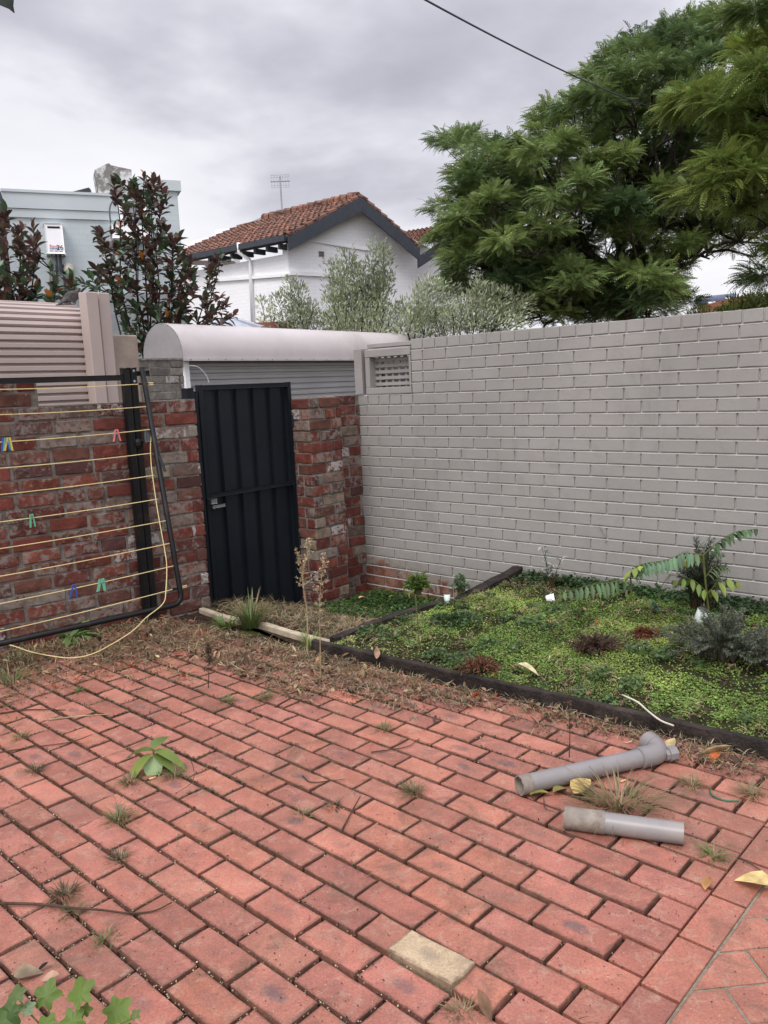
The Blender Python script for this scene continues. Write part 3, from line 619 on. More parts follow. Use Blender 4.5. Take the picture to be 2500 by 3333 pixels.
for Q, dv_ in ((Rf, -gnrm*.3),): m.prism([Ap+gnrm*.07-Z(.06), Q+gnrm*.07-Z(.06), Q+dv_-Z(.06), Ap+dv_-Z(.06)], -Z(.03))
m.build('soffit', MT['white'], hs)
m = MB(); e0 = Lf+Z(.03); e1 = Lb+(Lb-Lf)*.3+Z(.03); on_ = -sn_
m.prism([e0+on_*.05, e1+on_*.05, e1+on_*.05-Z(.13), e0+on_*.05-Z(.13)], on_*.09); m.prism([e0-Z(.02), e1-Z(.02), e1-sn_*-.3-Z(.05), e0-sn_*-.3-Z(.05)], -Z(.04)); m.build('gutter', MT['trim'], hs)
for i in range(7):
    p = e0+(e1-e0)*(.05+i*.085); m = MB(); m.box(p-Z(.27)-on_*.3, on_*.33, ed*.07, Z(.12)); m.build('rafter_end', MT['trim'], hs)
def hpt(x, y, off=.0): return pl(x, y, wl0+gnrm*off, gnrm)
def spt(x, y, off=.0): return pl(x, y, wl0-sn_*off, sn_)
m = MB(); a = hpt(941, 896); m.box(a+gnrm*.0, gd*1.55, gnrm*.06, Z(.09)); m.build('string_course', MT['white'], hs)
m = MB(); a = hpt(995, 785); b_ = hpt(1200, 818); m.prism([a, b_, b_+Z(.05), a+Z(.05)], gnrm*.05); m.build('string_course', MT['white'], hs)
m = MB(); a = spt(700, 918); b_ = spt(940, 900); m.prism([a, b_, b_+Z(.07), a+Z(.07)], -sn_*.06); m.build('string_course', MT['white'], hs)
m = MB(); m.tube([spt(777, 790, .3), spt(777, 822, .3), spt(812, 845, .08), spt(815, 870, .06), spt(824, 1080, .06)], .045, n=8); m.build('downpipe', MT['white'], hs, True)
m = MB(); m.box(hpt(1038, 835, .002), gd*.14, gnrm*.02, Z(.12)); v = m.build('air_vent', MT['render'], hs)
m = MB()
for i in range(3):
    for j in range(3): m.box(hpt(1038, 835, .024)+gd*(.02+i*.04)+Z(.015+j*.035), gd*.024, gnrm*.003, Z(.02))
m.build('vent_hole', MT['trim'], v)
# second gable further right, mostly behind the tree
V0 = at(1354, 812, 21.0); V1 = at(1300, 757, 23.); V2 = at(1470, 728, 24.5); V3 = at(1448, 762, 21.4)
s2 = thing('white_house', 'second white gable with tiled roof showing between the first gable and the big tree', 'house', (V0[0], V0[1], HB))
roof_tiles('roof', s2, V1, V2, V3, V0, 9, 12, MT['tiles'])
m = MB(); P = at(1358, 836, 20.9); Q = at(1465, 768, 21.2); m.prism([P, Q, Q-Z(.28), P-Z(.28)], A([0, .06, 0])); m.build('bargeboard', MT['trim'], s2)
m = MB(); P = at(1384, 845, 21.8); Q = at(1520, 760, 22.2); m.prism([P, Q, Q*A([1, 1, 0])+Z(HB), P*A([1, 1, 0])+Z(HB)], A([0, .3, 0])); m.build('wall', MT['whitewall'], s2)
# blue-grey flashing wall and white parapet behind the roof's left end
m = MB(); P = [at(653, 800, 23.5), at(876, 694, 23.5), at(897, 712, 23.5), at(720, 800, 23.5), at(655, 836, 23.5)]; m.prism(P, A([.5, 1.2, 0])*.6); 
fl = m.build('flashing', plain('blue_grey_flashing', (.30, .34, .39), .5, var=.04, sc=1), hs)
m = MB(); P = [at(560, 845, 24.5), at(560, 800, 24.5), at(700, 765, 24.5), at(700, 748, 24.5), at(762, 742, 24.5), at(762, 850, 24.5)]; m.prism(P, A([0, 1, 0])); m.build('parapet', MT['white'], hs)
# aerial
an = thing('tv_aerial', 'tall thin television aerial on a mast behind the tiled roof', 'aerial', at(920, 735, 24))
MT['aerial'] = plain('dull_aluminium', (.30, .31, .32), .5, .5)
m = MB(); m.tube([at(922, 745, 24), at(911, 574, 24)], .022, n=6); m.build('mast', MT['aerial'], an)
m = MB(); c0 = at(912, 590, 24); hx = A([1, 0, 0]); m.tube([c0-hx*.27, c0+hx*.27], .018, n=6)
for i in range(7):
    x = c0+hx*(-.24+i*.08); m.tube([x-Z(.02)-hx*.03, x+Z(.16)], .007, n=4); m.tube([x-Z(.16), x+Z(.02)], .007, n=4)
for z in (-.17, -.11, .11, .17): m.tube([c0-hx*.26+Z(z), c0+hx*.26+Z(z)], .006, n=4)
m.build('antenna_array', MT['aerial'], an)
# --- pale grey-green house on the left
pg = (.46, .515, .52)
F0 = at(-300, 1000, 12.4); F1 = at(578, 900, 13.9); fd = nrm(A([F1[0]-F0[0], F1[1]-F0[1], 0])); fn = A([fd[1], -fd[0], 0]); FP = at(300, 900, 13.3); FP[2] = 0
MT['pg'] = wallmat('grey_green_painted_brick', pg, fd, var=.04, dirt=(.42, .47, .475)); MT['pgt'] = plain('grey_green_parapet', (.46, .51, .515), .7, var=.05, sc=1.5)
def fpt(x, y, off=0.): return pl(x, y, FP+fn*off, fn)
gh = thing('grey_green_house', 'pale grey-green painted brick house with a flat parapet and a patched chimney on the left', 'house', (FP[0], FP[1], HB))
a = fpt(-400, 640); b_ = fpt(452, 640); c_ = fpt(578, 640); zt1 = fpt(200, 634)[2]; zt2 = fpt(540, 588)[2]
m = MB(); m.prism([a*A([1, 1, 0])+Z(HB), b_*A([1, 1, 0])+Z(HB), b_*A([1, 1, 0])+Z(zt1-.1), a*A([1, 1, 0])+Z(zt1-.1)], -fn*.3); m.build('wall', MT['pg'], gh)
m = MB(); m.prism([b_*A([1, 1, 0])+Z(HB), c_*A([1, 1, 0])+Z(HB), c_*A([1, 1, 0])+Z(zt2-.06), b_*A([1, 1, 0])+Z(zt2-.06)], -fn*.3+fn*.01); m.build('wall', MT['pg'], gh)
m = MB(); a0 = fpt(5, 640)*A([1, 1, 0]); L_ = (b_-a0*1)@fd
m.box(a0+Z(zt1-.23)+fn*.05, fd*L_, -fn*.35, Z(.23)); m.box(a0+Z(zt1-.36)+fn*.03, fd*L_, -fn*.3, Z(.125)); m.box(a0+Z(zt1)+fn*.07, fd*L_, -fn*.4, Z(.04))
m.build('parapet', MT['pgt'], gh)
m = MB(); b0 = fpt(432, 640)*A([1, 1, 0]); m.box(b0+Z(zt2-.16)+fn*.05, fd*((c_-b0)@fd+.06), -fn*.36, Z(.16)); m.build('parapet', MT['pgt'], gh)
m = MB(); p0 = fpt(434, 640)*A([1, 1, 0])-fn*.05; m.box(p0+Z(zt2-.9), fd*.14, -fn*.4, Z(.75)); m.build('wall', MT['pgt'], gh)
b = NB('patchy_render', .9, 0, .1); c = b.mix(b.ramp(b.noise(3.2, 7, .7), .44, .54), (.20, .19, .175), (.56, .56, .55)); b.col(c); b.bump(b.noise(15, 6, .7), .8, .02); MT['patchy'] = b.m
m = MB(); q = [fpt(325, 640, -.3), fpt(433, 640, -.3)]; z0 = zt1-.15; z1 = fpt(330, 553, -.3)[2]; z2 = fpt(370, 536, -.3)[2]; z3 = fpt(433, 548, -.3)[2]
u = nrm((q[1]-q[0])*A([1, 1, 0])); q0_ = q[0]*A([1, 1, 0]); wq = np.linalg.norm((q[1]-q[0])[:2])
m.prism([q0_+Z(z0), q0_+u*wq+Z(z0), q0_+u*wq*1.02+Z(z3-.02), q0_+u*wq*.42+Z(z2-.01), q0_+u*wq*.36+Z(z2+.02), q0_+u*wq*.26+Z(z2), q0_+u*wq*.22+Z(z1+.08), q0_-u*.04+Z(z1), q0_-u*.02+Z(z1-.25)], -fn*.5)
m.build('chimney', MT['patchy'], gh)
m = MB(); p = [fpt(195, 634, -1.2), fpt(262, 617, -1.2), fpt(289, 610, -1.2), fpt(296, 617, -1.2), fpt(300, 636, -1.2)]; m.prism(p, -fn*1.5); rf = m.build('roof_hood', MT['trim'], gh)
# dark timber post and rafter at the far left of the house
m = MB(); m.box(fpt(8, 900, .25)*A([1, 1, 0])+Z(HB), fd*.12, fn*.1, Z(fpt(8, 720, .25)[2]-HB)); m.build('veranda_post', MT['bark'], gh)
m = MB(); P = fpt(-30, 560, .4); Q = fpt(14, 695, .4); m.tube([P, Q], .05, n=4); m.build('rafter', MT['trim'], gh)
# ledge of the lower storey
m = MB(); p0 = fpt(150, 990); m.box(p0*A([1, 1, 0])+Z(HB)+fn*.01, fd*((c_-p0)@fd-.02), fn*.05, Z(fpt(300, 958)[2]-HB)); m.build('plinth', plain('grey_plinth', (.26, .28, .285), .8), gh)
# window behind the magnolia
m = MB(); p0 = fpt(395, 780, .02); m.box(p0, fd*.42, fn*.04, Z(.55)); wn = m.build('window', MT['white'], gh)
m = MB(); m.box(p0+fd*.05+Z(.05)+fn*.042, fd*.32, fn*.004, Z(.45)); m.build('pane', plain('window_glass', (.15, .17, .18), .1, spec=.8, bump=0), wn)
# hot water unit
hw = thing('water_heater', 'white wall-mounted gas water heater with a dark slot and red and blue lettering', 'water heater', fpt(180, 830))
p0 = fpt(153, 832, .0); p1 = fpt(211, 832); W_ = np.linalg.norm(p1-p0); H_ = fpt(153, 735)[2]-p0[2]
m = MB(); m.bbox(p0+fn*.0, fd*W_, fn*.20, Z(H_), .015); m.build('case', MT['white'], hw)
m = MB(); m.box(p0+fd*W_*.17+Z(H_*.84)+fn*.2, fd*W_*.68, fn*.004, Z(.028)); m.build('flue_slot', MT['black'], hw)
m = MB(); 
for i in range(3): m.box(p0+fd*W_*(.17+i*.26)+Z(H_*.075)+fn*.2, fd*W_*.2, fn*.003, Z(.010))
m.build('vent_slots', MT['trim'], hw)
def text(s, size, o, X, Y, mat, name, parent, off=.003):
    cu = bpy.data.curves.new(name, 'FONT'); cu.body = s; cu.size = size; cu.extrude = .001; t = bpy.data.objects.new(name, cu); C.collection.objects.link(t)
    dg = bpy.context.evaluated_depsgraph_get(); me = bpy.data.meshes.new_from_object(t.evaluated_get(dg)); bpy.data.objects.remove(t)
    Nn = np.cross(X, Y); me.transform(Matrix(((X[0], Y[0], Nn[0], o[0]), (X[1], Y[1], Nn[1], o[1]), (X[2], Y[2], Nn[2], o[2]), (0, 0, 0, 1)))); me.materials.clear()
    return link(name, me, mat, parent)
red = plain('red_print', (.6, .06, .05), .6, bump=0); blue = plain('blue_print', (.05, .06, .32), .6, bump=0); blk = plain('black_print', (.03, .03, .04), .6, bump=0)
zf = Z(1.)
text('Rinnai', .062, p0+fd*W_*.18+Z(H_*.20)+fn*.203, fd, zf, red, 'lettering', hw)
text('Infinity', .05, p0+fd*W_*.18+Z(H_*.135)+fn*.203, fd, zf, blue, 'lettering', hw)
text('26', .10, p0+fd*W_*.56+Z(H_*.135)+fn*.203, fd, zf, blk, 'lettering', hw)
for i, (x, r_) in enumerate(((.25, .012), (.5, .014), (.72, .022))):
    m = MB(); q = p0+fd*W_*x+fn*.1; e = fpt(172+i*22, 975, .05); m.tube(smoothpath([q, q-Z(.25), e+Z(.5), e]), r_, n=6); m.build('pipe', MT['trim' if i else 'pvc'], hw)
sr = thing('sensor_light', 'small cream wall fitting with a wire beside the water heater', 'fitting', fpt(225, 880))
m = MB(); q = fpt(225, 884, .06); m.lathe(q, (0, 0, 1), [(-.02, .03), (0, .085), (.03, .085), (.1, .065), (.13, .03)], n=12); m.build('cover', plain('cream_plastic', (.5, .47, .38), .5), sr)
m = MB(); m.tube([fpt(225, 886, .03), fpt(230, 960, .02)], .006, n=5); m.build('wire', MT['trim'], sr)
# small louvred air conditioner behind the magnolia
ac = thing('air_conditioner', 'white louvred air conditioner on the grey-green wall behind the big magnolia', 'air conditioner', fpt(375, 780))
m = MB(); p0 = fpt(362, 785); m.bbox(p0, fd*.55, fn*.28, Z(.22), .01); m.build('case', MT['white'], ac)
m = MB()
for i in range(9): m.box(p0+fn*(.02+.0)-fd*.004+Z(.02+i*.021), -fd*.004, fn*.24, Z(.009))
m.build('louvre', MT['trim'], ac)
m = MB(); m.tube(smoothpath([p0+Z(.22)+fn*.2, p0+Z(.5)+fn*.12+fd*.02, p0+Z(.75)+fd*.18+fn*.05]), .012, n=6); m.build('cable', MT['trim'], ac)
# --- roller shutter with a curved top on the left
R0 = at(0, 1150, 7.5); RD = E1; RNn = D1
R0[2] = 0; sB = -3.0; s1 = (pl(310, 1200, R0, RNn)-R0)@RD
rs = thing('roller_shutter', 'tan corrugated roller shutter curving over at the top on the left', 'roller door', R0+RD*s1)
ztop = pl(200, 990, R0-RNn*.35, RNn)[2]; rad = .42
V = []; prof = []
zc_ = ztop-rad; L_ = zc_+.3; pit = .071; tot = L_+rad*math.pi*.75; k = int(tot/pit)
def base(s_):
    if s_ < L_: return A([0, -.3+s_]), A([1., 0])
    a = (s_-L_)/rad; return A([-(1-math.cos(a))*rad, zc_+math.sin(a)*rad]), A([math.cos(a), math.sin(a)])
pts = []
for i in range(k):
    for du, h in ((0, 0), (.12, .016), (.62, .016), (.72, .004), (.76, -.022), (.97, -.022)):
        p, n_ = base((i+du)*pit); pts.append(p+n_*h)
m_ = len(pts); 
for s_ in np.linspace(sB, s1, 3): V += [R0+RD*s_+RNn*p[0]+Z(p[1]) for p in pts]
F = [(j*m_+i, (j+1)*m_+i, (j+1)*m_+i+1, j*m_+i+1) for j in range(2) for i in range(m_-1)]
mb = MB(); mb.add(V, F); mb.build('curtain', MT['tan'], rs)
mb = MB(); P = [base(s_)[0] for s_ in np.linspace(L_-.5, tot, 26)]
mb.tube([R0+RD*(s1+.004)+RNn*(p[0]+.005)+Z(p[1]) for p in P], .014, n=6); P = [base(s_)[0] for s_ in np.linspace(0, L_, 3)]; mb.tube([R0+RD*(s1+.004)+RNn*(p[0]+.005)+Z(p[1]) for p in P], .014, n=6)
mb.build('end_track', MT['galv'], rs)
mb = MB(); pp_ = [base(s_)[0] for s_ in np.linspace(L_-.2, tot, 20)]; mb.prism([R0+RD*(s1-.02)+RNn*(p[0]-.02)+Z(p[1]-.01) for p in pp_]+[R0+RD*(s1-.02)-RNn*.3+Z(zc_-.2)], -RD*.01); mb.build('end_plate', MT['pvc'], rs)
def post(name, x0, x1, ytop, Y, lab, mat, depth=.1, cat='post', zb0=-.3, rd=RD, rn=RNn, group=None, bv=.006):
    P = at(x0, 1300, Y); Q = pl(x1, 1300, P, rn); zt_ = pl((x0+x1)/2, ytop, P, rn)[2]; m = MB(); P[2] = zb0
    m.bbox(P, rd*((Q-P)@rd), -rn*depth, Z(zt_-zb0), bv); o = m.build(name, mat); return tag(o, lab, cat, group)
post('steel_post', 312, 351, 952, 8.02, 'left of the two tall tan steel posts beside the roller shutter', MT['tan'], .14)
post('steel_post', 352, 388, 955, 8.16, 'right of the two tall tan steel posts, against the rendered pillar', MT['tan'], .12)
post('rendered_pillar', 380, 466, 1090, 8.3, 'short tan rendered pillar between the steel posts and the grey brick pillar', MT['render'], .3, 'pillar', bv=.012)
# grey brick pillar: lime-washed bricks
gp_ = thing('brick_pillar', 'rough grey lime-washed brick pillar with a few orange bricks left of the gate', 'pillar', at(500, 1300, 8.5))
P = at(466, 1300, 8.5); P[2] = 0; Q = pl(606, 1300, P, RNn); Lp = (Q-P)@RD; zp = pl(540, 1172, P, RNn)[2]
mb = MB(); st = (RT, WT); RTs = RT; RT = [(.20, .185, .165), (.24, .215, .19), (.17, .155, .14), (.5, .17, .09), (.24, .13, .10)]; WT = [5, 5, 4, .35, .5]
rwall(mb, P, RD, RNn, Lp, zp, 12, hh=.078, course=.084); RT, WT = st; mb.build('brick_face', MT['rbrick'], gp_, smooth='auto')
b = MB(); b.box(P-RNn*.006+Z(-.3), RD*(Lp-.01), -RNn*.3, Z(zp+.3-.002)); b.box(P+RNn*.01+Z(zp-.002), RD*Lp, -RNn*.3, Z(.02)); b.build('mortar', MT['mortar'], gp_)
# --- garage roller door with the half-round housing
DD = nrm(A([.60, .80, 0])); DN = A([DD[1], -DD[0], 0]); D0 = at(597, 1171, 9.5); zb2 = D0[2]; D0 = D0*A([1, 1, 0])
gd_ = thing('garage_door', 'pale grey garage roller door under a long half-round cream housing behind the gate', 'garage door', D0+DD*1.5)
Hh, Ww, Ld = .44, .72, 7.2
prof = [(0, 0)]+[(-Ww/2+Ww/2*math.cos(a), .06+(Hh-.06)*math.sin(a)) for a in np.linspace(0, math.pi, 22)]+[(-Ww, 0)]
V = [D0+DN*p[0]+Z(zb2+p[1])+DD*s_ for s_ in (0, Ld) for p in prof]; m_ = len(prof)
F = [(i, m_+i, m_+i+1, i+1) for i in range(m_-1)]+[(m_-1, 2*m_-1, m_, 0)]
mb = MB(); mb.add(V, F); mb.box(D0+Z(zb2-.012)+DN*.0, DD*Ld, DN*.012, Z(.03)); o = mb.build('housing', MT['drum'], gd_, smooth='auto')
mb = MB(); cp = [D0+DN*p[0]+Z(zb2+p[1])-DD*.003 for p in prof]; mb.add(cp, [tuple(range(m_))]); 
for p in prof[1:-1:2]: mb.ball(D0+DN*(p[0]*.985-.005)+Z(zb2+p[1]*.985)-DD*.004, .007, n=3)
mb.build('end_cap', plain('cream_end_cap', (.30, .285, .285), .5, var=.07, sc=5, dirt=(.25, .24, .26)), gd_)
mb = MB(); 
for i in range(26): mb.ball(D0+DD*(.1+i*.27)+DN*.014+Z(zb2+.006), .008, n=3)
mb.build('rivets', MT['galv'], gd_)
pts = []; pit = .078; k = int((zb2+.3)/pit)+2
for i in range(k):
    for du, h in ((0, 0), (.1, .012), (.5, .014), (.62, .004), (.68, -.014), (.95, -.014)): pts.append((-.20+h, -.3+(i+du)*pit))
V = [D0+DN*p[0]+Z(p[1])+DD*s_ for s_ in (.05, Ld) for p in pts]; m_ = len(pts); F = [(i, m_+i, m_+i+1, i+1) for i in range(m_-1)]
mb = MB(); mb.add(V, F); mb.build('curtain', MT['slat'], gd_)
m = MB(); a = pl(605, 1250, D0-DN*.10, DN); a[2] = -.3; m.bbox(a, DD*.075, -DN*.1, Z(zb2+.3-.005), .004); m.build('door_jamb', MT['white'], gd_)
m = MB(); q = pl(618, 1190, D0, DN); m.tube(smoothpath([q, q+Z(.0)+DD*.13-Z(.02), q+DD*.24-Z(.12), q+DD*.27-Z(.2)]), .004, n=5); m.build('loose_wire', MT['white'], gd_)
m = MB(); m.box(D0+DN*-.72+Z(-.3), DD*Ld, -DN*.2, Z(zb2+.3)); m.build('rear_wall', MT['render'], gd_)
# red brick stub wall and grey sheet behind the housing
m = MB(); P = at(822, 1075, 13.5); Q = at(952, 1075, 14); m.prism([P-Z(1.2), Q-Z(1.2), Q*A([1, 1, 0])+Z(at(952, 1044, 14)[2]), P*A([1, 1, 0])+Z(at(835, 1050, 13.5)[2])], A([0, .3, 0]))
o = m.build('chimney_stub', wallmat('far_red_brick', (.30, .13, .09), (1, 0, 0), dirt=(.4, .33, .27))); tag(o, 'low red brick wall top just above the cream housing', 'wall')
m = MB(); P = at(760, 1080, 13); m.prism([at(690, 1052, 12.5), at(740, 1030, 13), at(850, 1062, 13.2), at(850, 1075, 13.2), at(690, 1075, 12.5)], A([0, .6, .05])); o = m.build('shed_roof', plain('grey_sheet', (.42, .45, .49), .5)); tag(o, 'small grey sheet roof between the magnolia and the red brick wall top', 'roof')
# far right: solar water tank on a roof and an orange brick block
st = thing('solar_tank', 'dark blue solar water tank on white rails above the right end of the grey wall', 'water tank', at(2330, 990, 28))
m = MB(); P = at(2272, 985, 28); Q = at(2392, 973, 28); m.tube([P+(Q-P)*.0, P+(Q-P)*.03, Q-(Q-P)*.03, Q], [.14, .19, .19, .14], n=16); m.build('tank', plain('dark_blue_enamel', (.07, .085, .14), .35, spec=.5), st, True)
m = MB(); m.cbox(at(2355, 992, 27.8), A([.75, 0, .03]), A([0, .1, 0]), Z(.06)); m.cbox(at(2345, 1003, 27.8), A([.6, 0, .03]), A([0, .1, 0]), Z(.05)); m.cbox(at(2316, 986, 27.8), A([.24, 0, 0]), A([0, .05, 0]), Z(.08)); m.cbox(at(2370, 970, 27.8), A([.16, 0, 0]), A([0, .05, 0]), Z(.05)); m.build('rail', MT['white'], st)
m = MB(); P = at(2200, 1012, 29); Q = at(2420, 1006, 29); m.box(P*A([1, 1, 0])+Z(-.5), (Q-P)*A([1, 1, 0]), A([0, 4, 0]), Z(P[2]+.5)); o = m.build('far_building', MT['white']); tag(o, 'low pale building carrying the solar tank', 'building')
m = MB(); P = at(2408, 1010, 24); Q = at(2560, 1010, 24.5); m.box(P*A([1, 1, 0])+Z(-.5), (Q-P)*A([1, 1, 0]), A([0, 3, 0]), Z(at(2450, 962, 24)[2]+.5)); o = m.build('brick_building', wallmat('orange_brick', (.36, .15, .075), (1, 0, 0), dirt=(.2, .14, .08))); tag(o, 'orange brick building corner at the far right above the grey wall', 'building')
# overhead cable
cb_ = MB(); P0_ = at(1340, -25, 7.0); P1_ = at(2330, 400, 17); cb_.tube([P0_+(P1_-P0_)*t-Z(.35*4*t*(1-t)*.5) for t in np.linspace(0, 1, 24)], .009, n=6); o = cb_.build('overhead_cable', MT['trim']); tag(o, 'thin dark power cable running across the sky into the big tree', 'cable')
# ------------------------------------------------------------------ leaves
def unit(a): return a/np.maximum(np.linalg.norm(a, axis=-1, keepdims=True), 1e-9)
T_RH = (A([(0, 0, 0), (.45, -.5, .10), (1, 0, -.05), (.45, .5, .10)]), A([(0, 1, 2, 3)]))
def leaf_tpl(prof=((0, .06), (.2, .72), (.45, 1.), (.72, .72), (1., .02)), fold=.18, curl=.22):
    V = []; F = []
    for t, w_ in prof:
        z = -curl*t*t+.1*curl; V += [(t, -w_/2, z+fold*w_/2), (t, 0, z), (t, w_/2, z+fold*w_/2)]
    for i in range(len(prof)-1):
        for j in (0, 1): F.append((i*3+j, i*3+j+1, i*3+j+4, i*3+j+3))
    return A(V), A(F)
T_LEAF = leaf_tpl()
def frond_tpl(n=9, ang=58, droop=.35, w_=.10, env=lambda t: math.sin(math.pi*(.12+.80*t))**.8, plen=.34):
    V = []; F = []
    def zt(t): return -droop*t*t
    V += [(0, -.006, 0), (0, .006, 0), (1, .004, zt(1)), (1, -.004, zt(1))]; F.append((0, 3, 2, 1))
    for i in range(n):
        t = .12+.86*i/(n-1); L = plen*env(t); wd = w_*(.5+.5*env(t))
        for s in (-1, 1):
            a = math.radians(ang*(1-.35*t)); d = A([math.cos(a), s*math.sin(a), -.18]); q = A([-math.sin(a), s*math.cos(a), .0]); o = A([t, 0, zt(t)])
            b0 = len(V); V += [tuple(o), tuple(o+d*L*.4+q*wd/2), tuple(o+d*L+A([0, 0, -.05])), tuple(o+d*L*.4-q*wd/2)]; F.append((b0, b0+1, b0+2, b0+3) if s > 0 else (b0, b0+3, b0+2, b0+1))
    return A(V), A(F)
def inst(tpl, P, D, L, W=None, up=None, cols=None, roll=.5):
    """copies of a leaf template: base P, direction D, length L, width W"""
    tv, tf = tpl; P = np.asarray(P, float); n = len(P); D = unit(np.asarray(D, float)); L = np.broadcast_to(np.asarray(L, float), (n,)); W = L if W is None else np.broadcast_to(np.asarray(W, float), (n,))
    if up is None: up = np.tile(A([0, 0, 1.]), (n, 1))
    up = unit(up+rng.normal(0, roll, (n, 3))); S = unit(np.cross(up, D)); U = np.cross(D, S)
    V = P[:, None]+D[:, None]*tv[None, :, :1]*L[:, None, None]+S[:, None]*tv[None, :, 1:2]*W[:, None, None]+U[:, None]*tv[None, :, 2:3]*L[:, None, None]
    F = (tf[None]+(np.arange(n)*len(tv))[:, None, None]).reshape(-1, tf.shape[1])
    c = None if cols is None else np.repeat(np.asarray(cols), len(tv), axis=0)
    return V.reshape(-1, 3), F, c
def joinm(parts):
    V = []; F = []; Cc = []; b0 = 0
    for v, f, c in parts: V.append(v); F.append(f+b0); Cc.append(c); b0 += len(v)
    return np.concatenate(V), np.concatenate(F), np.concatenate(Cc)
def vary(c, n, s=.15, hue=.06): c = A(c); return np.clip(c[None]*(1+rng.normal(0, s, (n, 1)))*(1+rng.normal(0, hue, (n, 3))), .002, 1)
def inpoly(x, y, P):
    c = False; n = len(P)
    for i in range(n):
        x1, y1 = P[i]; x2, y2 = P[(i+1) % n]
        if (y1 > y) != (y2 > y) and x < (x2-x1)*(y-y1)/(y2-y1)+x1: c = not c
    return c
def pdist(x, y, P):
    d = 1e9; n = len(P)
    for i in range(n):
        a = A(P[i], float); b_ = A(P[(i+1) % n], float); p = A([x, y]); t = np.clip(((p-a)@(b_-a))/max(1e-9, (b_-a)@(b_-a)), 0, 1); d = min(d, np.linalg.norm(p-a-(b_-a)*t))
    return d
def crown_points(poly, n, mind, Y0, thick, inset=0, holes=()):
    """clump centres filling a crown whose silhouette is poly (frame pixels of the survey photo) at distance Y0, with real depth"""
    xs = [p[0] for p in poly]; ys = [p[1] for p in poly]; pts = []; tries = 0
    while len(pts) < n and tries < n*120:
        tries += 1; x = random.uniform(min(xs), max(xs)); y = random.uniform(min(ys), max(ys))
        if not inpoly(x, y, poly): continue
        dd = pdist(x, y, poly)
        if dd < inset: continue
        if any((x-hx)**2/a_**2+(y-hy)**2/b_**2 < 1 for hx, hy, a_, b_ in holes): continue
        k = min(1, dd/(thick*FPX/Y0*.8)); dp = thick*math.sqrt(max(.05, 1-(1-k)**2)); Y = Y0+random.uniform(-dp, dp); p = at(x, y, Y)
        if all(np.linalg.norm(p-q) > mind for q in pts): pts.append(p)
    return pts
def limb(mb, a, b_, r0, r1, wob=.08, n=6, up=.25):
    a, b_ = A(a, float), A(b_, float); L = np.linalg.norm(b_-a); P = []
    for i in range(n+1):
        t = i/n; p = a+(b_-a)*t+Z(up*L*.25*math.sin(math.pi*t)); 
        if 0 < i < n: p = p+rng.normal(0, wob*L*.35, 3)
        P.append(p)
    P = smoothpath(P, 2); mb.tube(P, list(np.linspace(r0, r1, len(P))), n=6, cap=False); return P
FRB = frond_tpl(6, 52, .45, .12, plen=.36)
def billow(poly, n, mind, Y, thick, inset, holes, R, k):
    """big billowing clumps, each a dome of smaller ones with a hollow dark underside"""
    return [(c, [c+A([math.cos(a)*math.cos(e)*R, math.sin(a)*math.cos(e)*R, math.sin(e)*R*.62]) for a, e in [(random.uniform(0, 6.28), random.uniform(-.15, 1.45)) for _ in range(k)]]) for c in crown_points(poly, n, mind, Y, thick, inset, holes)]
def jacaranda2(name, label, trunk, fork, bil, nf, fl, cr_, c0, c1, limbs, tr, lr):
    root = thing(name, label, 'tree', trunk, group='feathery jacaranda trees'); mb = MB(); mb.tube(smoothpath([trunk, trunk*.5+fork*.5+A([.08, 0, 0]), fork], 4), [tr*1.15]+[tr]*7+[tr*.9], n=10)
    cen = [b[0] for b in bil]; ks = [cen[i] for i in rng.choice(len(cen), limbs, replace=False)]
    for _ in range(8):
        gr = [[] for _ in ks]
        for b in bil: gr[int(np.argmin([np.linalg.norm(b[0]-k) for k in ks]))].append(b)
        ks = [sum(x[0] for x in g)/len(g) if g else k for g, k in zip(gr, ks)]
    Ps = []; Ds = []; Cl = []
    for k, g in zip(ks, gr):
        P = limb(mb, fork-Z(.15), fork+(k-fork)*.85-Z(.3), lr, lr*.45, .10, 6, .12)
        for c, subs in g:
            s = P[min(len(P)-1, max(3, int(len(P)*random.uniform(.4, 1))))]; q = limb(mb, s, c-Z(cr_*.5), lr*.34, lr*.14, .12, 5, .15); t = random.random()**1.2; cb = A(c0)*(1-t)+A(c1)*t
            for u_ in subs:
                limb(mb, q[-2], u_-Z(cr_*.25), lr*.12, lr*.04, .12, 3, .15); n = int(nf*random.uniform(.6, 1.25)); d = unit(rng.normal(0, 1, (n, 3))*A([1, 1, .6])+A([0, 0, .35])+unit(u_-c)*.7)
                Ps.append(u_+d*cr_*rng.uniform(.05, .8, (n, 1))*A([1, 1, .6])); Ds.append(unit(d*A([1, 1, .55])+rng.normal(0, .22, (n, 3))+A([0, 0, .1]))); Cl.append(vary(cb*random.uniform(.85, 1.15), n, .14, .05))
    mb.build('trunk', MT['bark'], root, True)
    P = np.concatenate(Ps); V, F, c = inst(FRB, P, np.concatenate(Ds), fl*rng.uniform(.65, 1.2, len(P)), None, cols=np.concatenate(Cl), roll=.35); npm('crown', V, F, MT['leaf'], root, cols=c); return root
px = lambda L: [(x*1.507, y*1.507) for x, y in L]
big = px([(945, 440), (985, 385), (975, 312), (1012, 287), (1060, 322), (1110, 330), (1120, 262), (1200, 250), (1215, 190), (1245, 140), (1310, 105), (1385, 65), (1440, 55), (1500, 62), (1545, 28), (1600, 38), (1670, 60), (1670, 560), (1600, 570), (1555, 560), (1540, 600), (1470, 600), (1480, 700), (1300, 712), (1130, 712), (1080, 640), (985, 640), (955, 560), (940, 500)])
big = [(x+(30 if x < 1730 else 0), y) for x, y in big]
